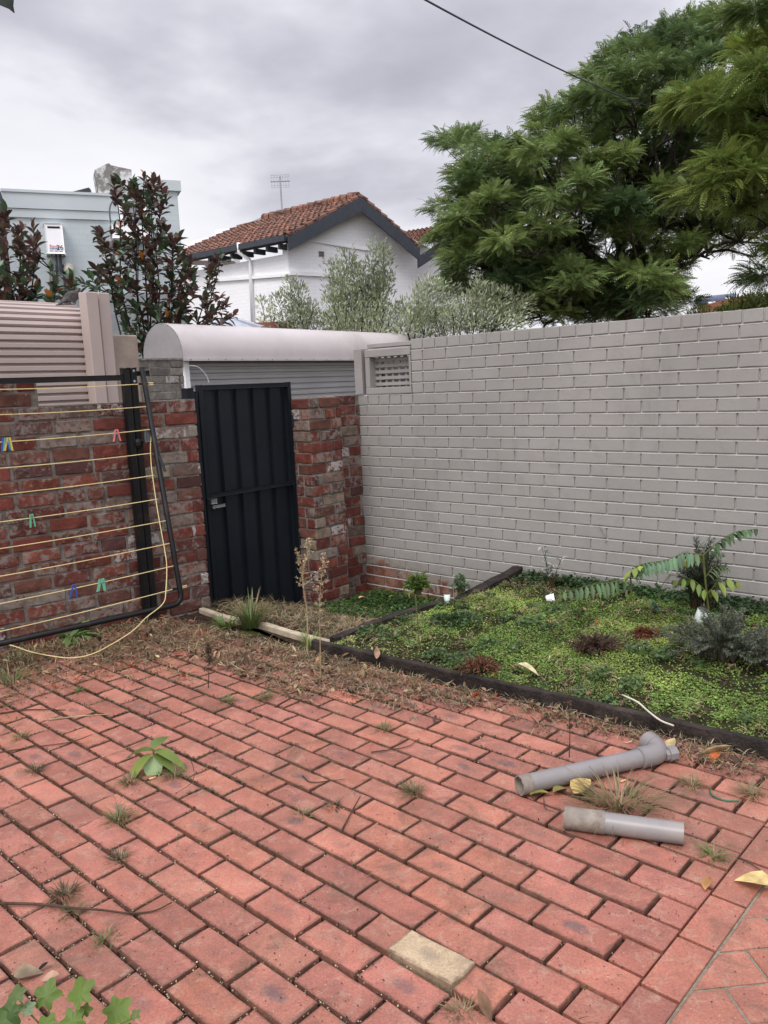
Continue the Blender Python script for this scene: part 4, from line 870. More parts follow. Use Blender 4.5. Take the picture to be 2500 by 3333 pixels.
holes = [(2240, 905, 100, 95), (1640, 560, 50, 38), (2050, 640, 60, 50), (1900, 800, 45, 30)]
bl = billow(big, 135, .82, 15.5, 2.4, 44, holes, .50, 5)
bl += billow(px([(1000, 520), (1100, 540), (1480, 600), (1480, 715), (1160, 715), (1030, 655), (1000, 600)]), 34, .75, 14.6, .9, 26, (), .42, 5)
bl += billow(px([(985, 500), (1200, 520), (1270, 715), (1140, 715), (1050, 660), (985, 640)]), 16, .7, 15.4, .8, 24, (), .40, 5)
bl += [(c_, [c_+A([math.cos(a_)*.42, math.sin(a_)*.42, random.uniform(-.1, .3)]) for a_ in (0.4, 1.6, 2.9, 4.1, 5.3)]) for c_ in [at(x_*1.507, y_*1.507, 15.5+random.uniform(-.5, .5)) for x_, y_ in ((1015, 340), (1050, 395), (1005, 440), (1110, 350), (1090, 430), (1020, 505), (1150, 315), (1165, 390), (1040, 560))]]
tb = at(2030, 1100, 15.2); tb[2] = -.3; fk = at(2035, 985, 15.2)
jacaranda2('jacaranda_tree', 'wide dark green feathery tree filling the sky behind the grey wall', tb, fk, bl, 106, .185, .40, (.22, .29, .09), (.075, .125, .05), 10, .2, .11)
near = px([(1700, -60), (1640, -10), (1640, 70), (1600, 90), (1565, 105), (1555, 170), (1500, 235), (1510, 300), (1540, 330), (1490, 400), (1475, 450), (1500, 485), (1560, 490), (1600, 470), (1720, 480), (1900, 500), (1950, -60)])
bl2 = billow(near, 34, .55, 8.2, .8, 52, (), .33, 6)+billow(px([(1655, 545), (1720, 530), (1740, 640), (1655, 625)]), 2, .2, 8.2, .2, 0, (), .1, 3)
tb2 = A([5.6, 9.4, -.3]); fk2 = A([5.5, 9.2, 2.6])
FRB = frond_tpl(9, 52, .55, .075, plen=.25)
jacaranda2('jacaranda_tree', 'nearer brighter green feathery tree reaching in from the right edge', tb2, fk2, bl2, 120, .17, .26, (.22, .28, .06), (.09, .14, .04), 5, .16, .05)
# low greenery along the foot of the big tree
def bush(name, label, poly, Y, thick, n, L, W, c, trunk=None, tpl=T_RH, group=None, cat='shrub', roll=.8):
    cs = crown_points(poly, n[0], n[2], Y, thick, 8); root = thing(name, label, cat, trunk if trunk is not None else (cs[0][0], Y, -.3), group=group)
    mb = MB(); tr_ = A(root.location)
    for c_ in cs: limb(mb, tr_+rng.normal(0, .05, 3)*A([1, 1, 0]), c_, .016, .005, .06, 4, .1)
    mb.build('trunk', MT['bark'], root, True); Ps = []; Cs = []; Ds = []
    for c_ in cs:
        m_ = n[1]; d = unit(rng.normal(0, 1, (m_, 3))); Ps.append(c_+d*rng.uniform(.1, 1, (m_, 1))*n[3]); Ds.append(unit(d+A([0, 0, .6]))); Cs.append(vary(A(c)*random.uniform(.75, 1.2), m_, .2))
    P = np.concatenate(Ps); V, F, cc = inst(tpl, P, np.concatenate(Ds), L*rng.uniform(.6, 1.3, len(P)), W*rng.uniform(.7, 1.2, len(P)), cols=np.concatenate(Cs), roll=roll); npm('crown', V, F, MT['leaf'], root, cols=cc); return root
bush('shrub', 'low olive-brown green bush in front of the orange brick building at the right', px([(1590, 655), (1620, 645), (1680, 640), (1690, 680), (1500, 700), (1500, 688), (1560, 680)]), 12.5, .3, (12, 220, .2, .2), .075, .03, (.075, .095, .02))
# olives: upright wands of narrow grey leaves
def olive(label, wands, Y, c, dens=150, L=.085):
    Y = Y+3.0
    base = at(np.mean([w_[0] for w_ in wands]), 1150, Y); base[2] = -.3
    root = thing('olive_tree', label, 'tree', base, group='grey-leaved olive trees'); mb = MB(); hub = base*A([1, 1, 0])+Z(.9); mb.tube([base, hub], [.05, .035], n=7)
    Ps = []; Ds = []; Cs = []
    for (x0, y0, x1, y1, spread) in wands:
        a = at(x0, y0, Y+random.uniform(-.3, .3)); e = at(x1, y1, Y+random.uniform(-.35, .35)); limb(mb, hub, a, .014, .009, .05, 4, .1)
        P = limb(mb, a, e, .009, .003, .09, 6, .1); P = A(P); n = int(dens*np.linalg.norm(e-a)*3.2*spread)
        k = rng.integers(0, len(P)-1, n); t = rng.random((n, 1)); q = P[k]*(1-t)+P[k+1]*t; ax = unit(P[k+1]-P[k])
        off = unit(np.cross(ax, rng.normal(0, 1, (n, 3)))); r_ = rng.random((n, 1))**.8*.24*spread*(1-.55*(k[:, None]/len(P))**2)
        Ps.append(q+off*r_+rng.normal(0, .02, (n, 3))); Ds.append(unit(ax*.9+off*.7+rng.normal(0, .3, (n, 3))+A([0, 0, .25]))); Cs.append(vary(A(c)*(.8+.5*random.random()), n, .22, .04))
    mb.build('trunk', MT['bark'], root, True); P = np.concatenate(Ps); V, F, cc = inst(T_RH, P, np.concatenate(Ds), L*rng.uniform(.6, 1.2, len(P)), .021, cols=np.concatenate(Cs), roll=1); npm('crown', V, F, MT['leafolive'], root, cols=cc)
MT['leafolive'] = leafmat('olive_leaf', .5, .2, spec=.4, sc=2)
oc = (.28, .32, .19)
olive('small grey olive with thin upright shoots left of the taller olive', [(860, 1090, 850, 965, .45), (880, 1090, 885, 985, .4), (930, 1090, 905, 950, .8), (955, 1090, 940, 905, .9), (985, 1090, 975, 925, 1), (1020, 1090, 1010, 985, .9), (1050, 1095, 1055, 1020, .8), (960, 1095, 960, 1000, 1), (1000, 1095, 1000, 1000, 1)], 10.9, oc)
olive('tallest grey olive in front of the white gable', [(1110, 1090, 1085, 850, 1), (1130, 1090, 1120, 815, 1.2), (1160, 1090, 1160, 850, 1.2), (1200, 1090, 1225, 790, 1.0), (1215, 1090, 1250, 800, .9), (1235, 1090, 1262, 900, 1.1), (1100, 1095, 1085, 960, 1.1), (1150, 1095, 1140, 950, 1.3), (1200, 1095, 1195, 930, 1.3), (1250, 1090, 1290, 1000, 1), (1180, 1050, 1180, 870, 1.1), (1130, 1090, 1105, 900, 1), (1220, 1090, 1230, 880, 1), (1080, 1095, 1070, 1030, 1)], 10.6, oc)
olive('loose arching grey olive between the white gable and the big tree', [(1330, 1090, 1375, 930, 1), (1350, 1090, 1400, 905, 1), (1380, 1095, 1440, 915, 1), (1330, 1095, 1310, 985, .8), (1400, 1095, 1480, 935, .8), (1420, 1100, 1420, 1000, 1), (1300, 1095, 1340, 1010, 1), (1450, 1100, 1450, 1010, .9), (1380, 1095, 1360, 990, 1)], 10.4, oc)
olive('spreading grey olive in front of the dark trees above the wall', [(1520, 1085, 1560, 905, 1), (1540, 1085, 1590, 925, 1.1), (1560, 1080, 1640, 940, 1.1), (1580, 1080, 1700, 955, 1.1), (1600, 1080, 1735, 985, 1), (1500, 1090, 1510, 970, 1), (1540, 1085, 1540, 980, 1.2), (1600, 1075, 1640, 1000, 1.2), (1640, 1070, 1690, 1010, 1.1), (1480, 1095, 1470, 1000, 1), (1560, 1085, 1580, 990, 1.2), (1660, 1070, 1700, 1050, 1)], 10.2, tuple(A(oc)*.9))
# magnolias: whorls of stiff leaves, bronze undersides
TM = leaf_tpl(((0, .08), (.25, .75), (.5, 1.), (.78, .7), (1., .03)), .25, .2)
def magnolia(label, poly, Y, thick, n, tops, base, mind=.2, shade=1., shade_l=1.12):
    root = thing('magnolia_tree', label, 'tree', base, group='magnolias with bronze-backed leaves'); mb = MB(); cs = crown_points(poly, n, mind, Y, thick, 14); stem = []
    ends = [at(x, y, Y+random.uniform(-.1, .1)) for x, y in tops]
    for e in ends: stem.append(limb(mb, base+rng.normal(0, .06, 3)*A([1, 1, 0]), e, .022, .006, .03, 7, .05))
    allp = A([p for s in stem for p in s]); Ps = []; Ds = []; Cs = []; Ws = []
    ymid = np.median([c[2] for c in cs])
    for c, top in [(c, False) for c in cs]+[(e, True) for e in ends]:
        if not top: d_ = np.linalg.norm(allp-c, axis=1)+1.2*np.maximum(0, allp[:, 2]-c[2]+.1); s = allp[int(np.argmin(d_))]; P = limb(mb, s, c, .008, .005, .08, 3, .1); ax = unit(P[-1]-P[-4]+Z(.35)*.2)
        else: ax = A([0, 0, 1.])
        m_ = random.randint(7, 11); a = np.arange(m_)*2.4; per = unit(np.cross(ax, A([.3, .7, .2]))); pe2 = np.cross(ax, per); el = np.linspace(1.25, .2, m_)+rng.normal(0, .12, m_)
        rd_ = (np.cos(a)[:, None]*per+np.sin(a)[:, None]*pe2); D = rd_*np.cos(el)[:, None]+ax*np.sin(el)[:, None]+A([0, 0, .1])
        Ps.append(c-ax*np.linspace(0, .16, m_)[:, None]); Ds.append(D); up_ = c[2] > ymid+random.gauss(0, .35)
        b_ = A((.085, .050, .038)) if (up_ or random.random() < .22) else A((.06, .10, .05)); cc = vary(b_*shade, m_, .22, .08)
        mk = rng.random(m_) < (.25 if up_ else .2); cc[mk] = vary((.06, .10, .045) if up_ else (.085, .038, .025), int(mk.sum()), .2)
        if random.random() < .06: cc[0] = A((.45, .17, .03))
        Cs.append(cc); Ws.append(np.full(m_, .05))
    mb.build('trunk', MT['bark'], root, True); P = np.concatenate(Ps); V, F, cc = inst(TM, P, np.concatenate(Ds), (.135*shade_l)*rng.uniform(.65, 1.15, len(P)), (.064*shade_l)*rng.uniform(.8, 1.2, len(P)), cols=np.concatenate(Cs), roll=.25); npm('crown', V, F, MT['leafgloss'], root, cols=cc, smooth=True)
mg = px([(225, 400), (262, 372), (300, 385), (345, 372), (372, 430), (365, 480), (400, 500), (395, 540), (420, 575), (440, 550), (480, 555), (478, 620), (500, 660), (530, 665), (530, 700), (330, 712), (320, 760), (265, 760), (250, 660), (225, 640), (170, 640), (160, 590), (200, 570), (225, 560), (195, 520), (200, 485), (240, 500), (250, 450)])
bm_ = at(440, 1250, 11.3); bm_[2] = -.3
magnolia('large magnolia with dark green and bronze leaves between the grey-green house and the garage', mg, 11.3, .6, 150, [(370, 600), (430, 620), (470, 575), (500, 590), (540, 640), (330, 760), (450, 760), (560, 790), (620, 850), (690, 880), (720, 830)], bm_, .22)
ml = px([(-60, 460), (10, 452), (25, 480), (20, 520), (70, 480), (95, 500), (85, 560), (90, 600), (115, 560), (130, 580), (125, 600), (175, 590), (170, 640), (130, 665), (-60, 670)])
bl_ = at(50, 1250, 9.6); bl_[2] = -.3
magnolia('smaller magnolia at the left edge behind the roller shutter', ml, 9.6, .4, 62, [(15, 690), (70, 740), (110, 740), (60, 760), (170, 880), (230, 900), (-40, 720)], bl_, .14, 1.35, 1.05)
# ------------------------------------------------------------------ ground plants
def tuft(name, label, p, n, L, w_, c, spread=1., lean=.7, group=None, cat='grass tuft', dead=.3, r0=.03, parent=None):
    V = []; F = []; Cc = []; p = A(p, float)
    for i in range(n):
        a = random.uniform(0, 2*math.pi); l = L*random.uniform(.45, 1.15); ln = lean*random.uniform(.3, 1.3); d = A([math.cos(a), math.sin(a), 0]); s = A([-d[1], d[0], 0])
        o = p+d*random.uniform(0, r0)*spread+s*random.gauss(0, .006); cc = A(c)*random.uniform(.7, 1.3) if random.random() > dead else A((.24, .18, .10))*random.uniform(.6, 1.3)
        b0 = len(V); K = 4
        for k in range(K+1):
            t = k/K; h = l*(t-.62*ln*t*t); q = o+d*l*ln*t*t*spread*.9+d*.2*l*t+Z(max(.002, h*(1-.2*ln))); ww = w_*(1-t)**.7/2+.0003; V += [q-s*ww, q+s*ww]; Cc += [cc, cc]
        F += [(b0+2*k, b0+2*k+1, b0+2*k+3, b0+2*k+2) for k in range(K)]
    o = npm(name, A(V), A(F), MT['leaf'], parent, cols=A(Cc)); return tag(o, label, cat, group) if parent is None else o
TSTR = (A([(0, -.5, 0), (.5, -.4, .14), (1, -.1, .02), (1, .1, .02), (.5, .4, .14), (0, .5, 0)]), A([(0, 1, 4, 5), (1, 2, 3, 4)]))
def drycol(P):
    n = len(P); c = vary((.26, .19, .115), n, .35, .08); m_ = rng.random(n) < .32; c[m_] = vary((.075, .085, .025), int(m_.sum()), .3); m_ = rng.random(n) < .15; c[m_] = vary((.38, .30, .19), int(m_.sum()), .2); return c
def cover(name, label, n, sampler, L, W, cf, hz=.02, cat='ground cover', mat='leaf', tpl=T_RH, flatness=.8, kind='stuff'):
    P = A([sampler() for _ in range(n)]); P[:, 2] += rng.random(n)*hz; D = unit(rng.normal(0, 1, (n, 3))*A([1, 1, 1-flatness])+A([0, 0, .15])); c = cf(P)
    V, F, cc = inst(tpl, P, D, L*rng.uniform(.5, 1.3, n), W*rng.uniform(.6, 1.3, n), cols=c, roll=.4); o = npm(name, V, F, MT[mat], cols=cc); return tag(o, label, cat, kind=kind)
def inbed(x, y): p = A([x, y]); return (p-BP)@tn < -.025 and (p-BP)@sdn < -.055 and (A([x, y, 0])-CORN)@GN > .012
def bedpt():
    while True:
        x, y = random.uniform(-.42, 3.0), random.uniform(1.6, 5.95)
        if inbed(x, y) and x/y < .60: return (x, y, bed_z(x, y))
def bare(x, y): return hn(x*.55+1.2, y*.6+.3)+.5*hn(x*1.7, y*1.5)
def bedpt2():
    while True:
        p = bedpt()
        if random.random() < (1.0 if bare(p[0], p[1]) < .28+.25*math.sin(p[0]*37)*math.cos(p[1]*31) else .13): return p
def bedcol(P):
    n = len(P); a = A([hn(x*.7+4, y*.7) for x, y, z in P]); c = vary((.165, .25, .055), n, .22, .08); k = (a > .25)[:, None]; c = np.where(k, vary((.27, .37, .085), n, .2, .08), c)
    m_ = rng.random(n) < .06; c[m_] = vary((.16, .09, .05), int(m_.sum()), .2); return c
cover('ground_cover', 'small bright green creeping leaves covering the garden bed', 90000, bedpt2, .0115, .009, bedcol, .020)
def patchy(th, f=1.3, o=0.):
    def g():
        while True:
            p = bedpt()
            if hn(p[0]*f+o, p[1]*f-o) > th: return (p[0], p[1], p[2]+.008)
    return g
cover('ground_cover', 'larger darker rounded leaves in patches among the bright creeping leaves', 5200, patchy(.38, 1.2, 2.), .024, .020, lambda P: vary((.075, .125, .04), len(P), .3, .08), .03)
cover('debris', 'brown straw and dead stems showing between the creeping leaves of the bed', 4200, patchy(.12, .8, 5.), .04, .003, drycol, .022, 'debris', 'dead', tpl=TSTR, flatness=.8)
def wallside():
    while True:
        u, v = random.uniform(1.5, 5.0), random.uniform(.01, .30)*random.random()**.6; p = gpt(u, 0, v)
        if inbed(p[0], p[1]) and (hn(p[0]*2, p[1]*2) > -.25 or v < .12): return (p[0], p[1], bed_z(p[0], p[1])+.01+.03*random.random()*(.3-v)/.3)
cover('creeper', 'darker rounder creeping leaves along the foot of the grey wall', 5200, wallside, .028, .024, lambda P: vary((.045, .085, .03), len(P), .3, .08), .03)
def cornerpt():
    while True:
        x, y = random.uniform(-.9, 1.0), random.uniform(5.0, 6.9); p = A([x, y]); s = -(p-SP)@sn
        if (p-BP)@sdn > .03 and (A([x, y, 0])-CORN)@GN > .01 and (A([x, y, 0])-CORN)@D1 > .16 and s > 1.0+.15*hn(x*2, y*2) and s < 2.2: return (x, y, yard_z(x, y))
cover('clover_patch', 'dark green leafy weeds filling the sunken corner between the walls', 11000, cornerpt, .024, .018, lambda P: vary((.045, .095, .022), len(P), .3, .08), .055)
def pathpt():
    while True:
        x, y = random.uniform(-1.3, 1.0), random.uniform(4.5, 6.6); p = A([x, y]); s = -(p-SP)@sn
        if s > .03 and (p-BP)@sdn > .03 and (A([x, y, 0])-GO)@D1 > .06 and s < 1.35 and not ((A([x,y,0])-CORN)@D1 < .17 and s > .95): return (x, y, yard_z(x, y))
cover('dry_grass', 'dry brownish grass on the sunken path in front of the corner', 6500, pathpt, .07, .004, drycol, .03, 'dry grass', tpl=TSTR, flatness=.7)
# litter area on the paving by the left wall and the gate
def litter_w(x, y):
    p = A([x, y]); dw = (p-wb2)@WN2; ds = (p-SP)@sn; dt = (p-BP)@tn; t_ = (p-wb2)@WD[:2]; tt = (p-BP)@tdir; n_ = .16*hn(x*1.6, y*1.5)+.10*hn(x*4, y*4.3)
    lim = .42+.62*sstep(-1.6, -.1, t_); v = 1-sstep(lim-.12, lim+.14, dw+n_)
    if t_ > -.2: v = max(v, 1-sstep(.75, 1.0, ds+n_)) if tt < .25 else v
    lt_ = .50-.34*sstep(.3, 1.5, tt); v = max(v, .9*(1-sstep(lt_-.1, lt_+.12, dt+n_)))
    v = max(v, .35*(1-sstep(lim+.1, lim+.55, dw+2*n_)))
    return v
def litpt():
    while True:
        x, y = random.uniform(-2.9, 1.7), random.uniform(2.6, 5.5); p = A([x, y])
        if (p-wb2)@WN2 < .01 or (p-SP)@sn < .0 or (p-BP)@tn < .05: continue
        if random.random() < litter_w(x, y)*(.55+.45*(hn(x*2.5, y*2.7) > -.2)): return (x, y, .003)
cover('dry_grass', 'dry straw and moss matted over the pavers near the gate', 17000, litpt, .045, .0034, drycol, .022, 'dry grass', tpl=TSTR, flatness=.75)
def lit2(): p = litpt(); return (p[0], p[1], .002)
cover('debris', 'crumbled bark and dark crumbs among the dry grass', 15000, lit2, .012, .009, lambda P: vary((.11, .075, .045), len(P), .45, .1), .01, 'debris', 'dead')
TD = leaf_tpl(((0, .05), (.25, .8), (.5, 1.), (.8, .6), (1., .02)), .45, -.35)
def deadcol(P):
    n = len(P); c = vary((.21, .13, .08), n, .3, .08); m_ = rng.random(n) < .25; c[m_] = vary((.42, .31, .19), int(m_.sum()), .15); m_ = rng.random(n) < .1; c[m_] = vary((.30, .085, .035), int(m_.sum()), .2); m_ = rng.random(n) < .2; c[m_] = vary((.07, .045, .035), int(m_.sum()), .2); return c
cover('leaf_litter', 'curled brown and orange dead leaves scattered over the dry grass', 520, litpt, .042, .020, deadcol, .022, 'leaf litter', 'dead', TD, .65)
cover('leaf_litter', 'brown dead leaves scattered over the mossy bed', 80, lambda: (lambda p: (p[0], p[1], p[2]+.022))(bedpt()), .036, .018, deadcol, .01, 'leaf litter', 'dead', TD, .8)
# moss, crumbs and seedlings in the joints
def jointpt(lo, hi, w=None):
    while True:
        r_ = random.randint(-12, 12); a = random.uniform(-9, 4.9)
        if random.random() < .7: q = lat(a, r_+random.gauss(0, .035))
        else: q = lat(round(a*2)/2+random.gauss(0, .01), r_+random.random()) if False else lat(math.floor(a)+.5*((r_+1) % 2)+random.gauss(0, .012), r_+random.random())
        if q[1] < 1.3 or (q-wb2)@WN2 < .0 or (q-SP)@sn < 0 or (q-BP)@tn < .05: continue
        if random.random() < w(q[0], q[1]): return (q[0], q[1], -.006)
jw = lambda x, y: min(1, .025+1.1*max(0, hn(x*.9+.7, y*.8+2)-.05)*sstep(2.0, 3.6, y-.35*x)+.6*sstep(3.0, 4.6, y-.2*x))
cover('joint_moss', 'moss and dark crumbs growing in the joints of the red paving', 13000, lambda: jointpt(0, 0, jw), .010, .006, lambda P: np.where(rng.random((len(P), 1)) < .35, vary((.06, .085, .018), len(P), .3), vary((.055, .035, .024), len(P), .4)), .012, 'moss', flatness=.4)
cover('grit', 'pale grit and seeds lying in the joints at the near left', 3500, lambda: jointpt(0, 0, lambda x, y: .05+.95*(1-sstep(1.6, 2.6, y+.7*x+.4))), .006, .005, lambda P: vary((.34, .29, .2), len(P), .3), .006, 'grit', 'dead', flatness=.3)
def patiopt():
    while True:
        x, y = random.uniform(-2.2, 1.5), random.uniform(1.3, 4.8); p = A([x, y])
        if (p-wb2)@WN2 > .05 and (p-SP)@sn > .05 and (p-BP)@tn > .08 and abs(x)/y < .6 and random.random() < .1+.9*max(0, hn(x*2.3+1, y*2.1))**1.3: return (x, y, .003)
cover('debris', 'tiny dark seeds and bark crumbs sprinkled on the red paving', 2200, patiopt, .006, .004, lambda P: vary((.06, .03, .022), len(P), .4), .001, 'debris', 'dead', flatness=.95)
cover('debris', 'short dry grass snippets sprinkled on the red paving', 500, patiopt, .03, .0016, lambda P: vary((.14, .09, .05), len(P), .4), .002, 'debris', 'dead', tpl=TSTR, flatness=.97)
# ------------------------------------------------------------------ clothesline
S3 = .48222
def c3(x, y): return x*S3, 1150+y*S3
cl_ = thing('clothesline', 'black folding clothesline frame with yellow lines mounted against the red brick wall', 'clothesline', WB+WD*-.49)
def W3(t, d, z): return WB+WD*t+WN*d+Z(z)
pb0 = gp(489, 2028); tp = (pb0-WB)@WD; dp = (pb0-WB)@WN
ZTP = 1.665
m = MB(); m.bbox(W3(tp-.035, dp-.03, -.05), WD*.042, WN*.04, Z(ZTP+.05), .004); m.bbox(W3(tp+.012, dp-.02, -.05), WD*.040, WN*.035, Z(ZTP+.05), .004); m.build('post', MT['black'], cl_)
m = MB(); m.bbox(W3(tp-3.2, dp-.02, 0)+Z(1.59), WD*3.17, WN*.03, Z(.034), .003); m.build('top_bar', MT['black'], cl_)
At = pl(462, 1196, WB+WN*.10, WN); Abm = pl(585, 1915, WB+WN*.36, WN); ad = nrm(Abm-At); AL = np.linalg.norm(Abm-At)
m = MB(); cB = Abm+ad*.10; Pp = smoothpath([Abm, Abm+ad*.045, Abm+ad*.078-WD*.015, Abm+ad*.095-WD*.05, Abm+ad*.098-WD*.10], 5)
m.tube([At+ad*.0, Abm]+Pp[1:]+[Pp[-1]-WD*2.9], .017, n=10); m.tube([At-WD*3.0, Abm-WD*3.0+ad*.09], .017, n=8); m.build('frame', MT['black'], cl_, True)
m = MB(); m.bbox(W3(tp+.04, dp-.02, ZTP-.05), WD*.10, WN*.03, Z(.03), .004); m.build('hinge_bracket', MT['black'], cl_)
for z in (ZTP-.02, ZTP-.085): b = MB(); b.ball(W3(tp+.035, dp+.016, z), .011, n=4); b.build('bolt', MT['galv'], cl_)
m = MB(); q = W3(tp+.02, dp+.02, 1.19); e = At+ad*.60*1.0+WD*.0; m.tube([q+Z(.02), q+WD*.09+WN*.03], .009, n=6); m.bbox(q+WD*.085+Z(.03), nrm(e-(q+WD*.085))*.30, WD*.02, WN*.008, .002); m.build('stay', MT['black'], cl_)
m = MB(); m.ball(q+WD*.0, .025, .02, .035, n=5); m.build('pivot', MT['black'], cl_)
lines = []
for i in range(10):
    x, y = [(985, 205), (985, 360), (1010, 515), (1016, 675), (1035, 825), (1060, 985), (1118, 1130), (1145, 1283), (1170, 1435), (1205, 1583)][i]; lx, ly = 0, [237, 408, 593, 770, 948, 1133, 1313, 1500, 1685, 1873][i]
    fnn = nrm(np.cross(WD, ad)); sx_, sy_ = c3(x, y); a = pl(sx_, sy_, At, fnn); ex_, ey_ = c3(lx, ly); b0 = pl(ex_, ey_, At, fnn); s = ((a-At)@ad+(b0-At)@ad)/2
    s0 = (a-At)@ad; s1_ = (b0-At)@ad; a = At+ad*s0+WD*((a-At)@WD); far = At+ad*(s0+(s1_-s0)*1.5)+(b0-a)@WD*1.5*WD+((a-At)@WD)*WD
    P = [a+(far-a)*t-Z(.012*4*t*(1-t)) for t in np.linspace(0, 1, 12)]; m = MB(); m.tube(P, .0026, n=5)
    m.build('line', MT['cord'], cl_); lines.append((a, far))
for i in (0, 9):
    a, far = lines[i]; m = MB(); u = nrm(a-far); m.tube([a-u*.05, a+u*.015], .007, n=6); m.build('line_tensioner', MT['black'], cl_); m = MB(); m.tube([a+u*.01+Z(.004), a+u*.05+Z(.004)], .003, n=5); m.tube([a+u*.01-Z(.006), a+u*.05-Z(.006)], .003, n=5); m.build('line_loop', MT['cord'], cl_)
m = MB(); q = pl(*c3(1003, 565), At+WN*.03, WN); m.bbox(q-WD*.025-Z(.03), WD*.045, WN*.02, Z(.075), .006); m.build('cleat', plain('grey_zinc', (.16, .18, .19), .5, .3), cl_)
m = MB(); q2 = q+Z(.045)+WN*.02; m.bbox(q2-WD*.02, WD*.045, WN*.012, Z(.012), .002); m.build('hook', MT['galv'], cl_)
cd = [(1022, 545), (1016, 640), (1022, 760), (1040, 900), (1062, 1050), (1085, 1180), (1112, 1330), (1126, 1440), (1120, 1600), (1100, 1690)]
P = [pl(*c3(x, y), At+WN*(.05+.30*(y-545)/1145), WN) for x, y in cd]; g_ = [(985, 1785, .16), (900, 1870, .12), (760, 1960, .08), (620, 2030, .055), (480, 2056, .05), (330, 2040, .05), (200, 2012, .06), (90, 1975, .08), (20, 1966, .10), (-200, 1990, .2)]
P += [gp(*c3(x, y), z) for x, y, z in g_]; m = MB(); m.tube(smoothpath(P, 5), .003, n=5); m.build('loose_cord', MT['cord'], cl_)
def peg(li, pxy, colr, label, tilt=0., spread=.008):
    a, far = lines[li]; x = c3(*pxy)[0]; best = min(np.linspace(0, .95, 600), key=lambda t: abs(((a+(far-a)*t-EYE)@CR/((a+(far-a)*t-EYE)@CF)*FPX+1250)-x)); p = a+(far-a)*best
    p = p-Z(.012*4*best*(1-best)); t_ = thing('clothes_peg', label, 'clothes peg', p, group='clothes pegs on the line'); mt = plain(colr[0]+'_peg_plastic', colr[1], .5, var=.05, bump=0)
    for s in (-1, 1):
        m = MB(); d = nrm(WD*(s*spread/.04+tilt)-Z(1)); m.bbox(p+WD*s*.006-WD*.004+Z(.022)-WN*.005, d*.075, WD*.008, WN*.010, .001); m.build('jaw', mt, t_)
    m = MB(); m.tube([p-WD*.008+Z(-.004), p+WD*.008+Z(-.004)], .006, n=6); m.build('spring', MT['galv'], t_)
peg(2, (785, 520), ('pink', (.55, .16, .17)), 'pink clothes peg, alone on the third line from the top')
peg(5, (213, 1090), ('green', (.10, .35, .20)), 'single green clothes peg on the sixth line down', spread=.004)
peg(2, (30, 560), ('blue', (.03, .08, .35)), 'blue clothes peg beside the green and yellow ones at the left edge', .05)
peg(2, (41, 560), ('green2', (.10, .33, .16)), 'green clothes peg between the blue and yellow ones at the left edge', -.02)
peg(2, (58, 565), ('yellow', (.55, .42, .08)), 'yellow clothes peg, the only yellow one', -.1)
peg(8, (500, 1555), ('navy', (.03, .07, .33)), 'dark blue clothes peg alone on the ninth line', -.12)
peg(8, (678, 1515), ('green3', (.12, .40, .25)), 'leftmost of two touching green clothes pegs low on the ninth line', -.05)
peg(8, (692, 1520), ('green4', (.12, .38, .24)), 'rightmost of two touching green clothes pegs low on the ninth line', -.15)
# ------------------------------------------------------------------ pipes on the paving
def hollow(mb, a, d, L, r, th=.003, n=28, wav=0):
    P0 = [(0, r), (L, r), (L, r-th), (0, r-th)]; V = []; F = []; u = nrm(np.cross(d, A([0, 0, 1]))); v = np.cross(u, d)
    for i, (s, rr) in enumerate(P0+[P0[0]]):
        for j in range(n):
            th_ = 2*math.pi*j/n; w_ = wav*math.sin(j*2.7)*math.cos(j*1.3) if s == 0 else 0; V.append(a+d*(s+w_)+(u*math.cos(th_)+v*math.sin(th_))*rr)
    for i in range(4):
        for j in range(n): F.append((i*n+j, (i+1)*n+j, (i+1)*n+(j+1) % n, i*n+(j+1) % n))
    mb.add(V, F)
RP = .0345
a = gp(1695, 2590); b_ = gp(2118, 2500); a[2] = b_[2] = RP+.003; d = nrm(b_-a); L = np.linalg.norm(b_-a)
a_ax = at(1693, 2558, a[1]); 
def axis_hit(x, y): return gp(x, y, RP+.003)
a = axis_hit(1690, 2557); b_ = axis_hit(2100, 2463); d = nrm(b_-a); L = np.linalg.norm(b_-a)
pi = thing('drain_pipe', 'longer grey plastic pipe with an elbow at its far end, on the paving', 'pipe', a*A([1, 1, 0]))
m = MB(); hollow(m, a+d*.04, d, L-.04, RP); m.build('pipe', MT['pvc'], pi, 'auto')
m = MB(); hollow(m, a, d, .045, RP+.0015, .005, wav=.002); m.build('glued_collar', MT['pvcold'], pi, 'auto')
sd2 = nrm(np.cross(A([0, 0, 1]), d)); el = [b_-d*.02, b_+d*.03, b_+d*.062+sd2*.010+Z(.002), b_+d*.078+sd2*.038+Z(.006), b_+d*.076+sd2*.066+Z(.010)]
m = MB(); m.tube(smoothpath(el, 5), RP+.006, n=24); m.lathe(b_-d*.03, d, [(0, RP+.002), (.003, RP+.0075), (.01, RP+.0075), (.012, RP+.006)], n=24)
o_ = el[-1]; dd_ = nrm(el[-1]-el[-2]); m.lathe(o_-dd_*.02, dd_, [(0, RP+.006), (.002, RP+.009), (.04, RP+.009), (.042, RP-.002)], n=24); m.build('elbow', MT['pvc'], pi, 'auto')
m = MB(); cc_ = b_+d*.108-sd2*.012+Z(-.004); m.lathe(cc_-d*.03, d, [(0, .024), (.015, .024), (.016, .030), (.05, .030), (.052, .024)], n=8); m.build('cap', MT['pvc'], pi, 'auto')
a2 = axis_hit(1838, 2660); b2 = axis_hit(2226, 2713); d2 = nrm(b2-a2); L2_ = np.linalg.norm(b2-a2)
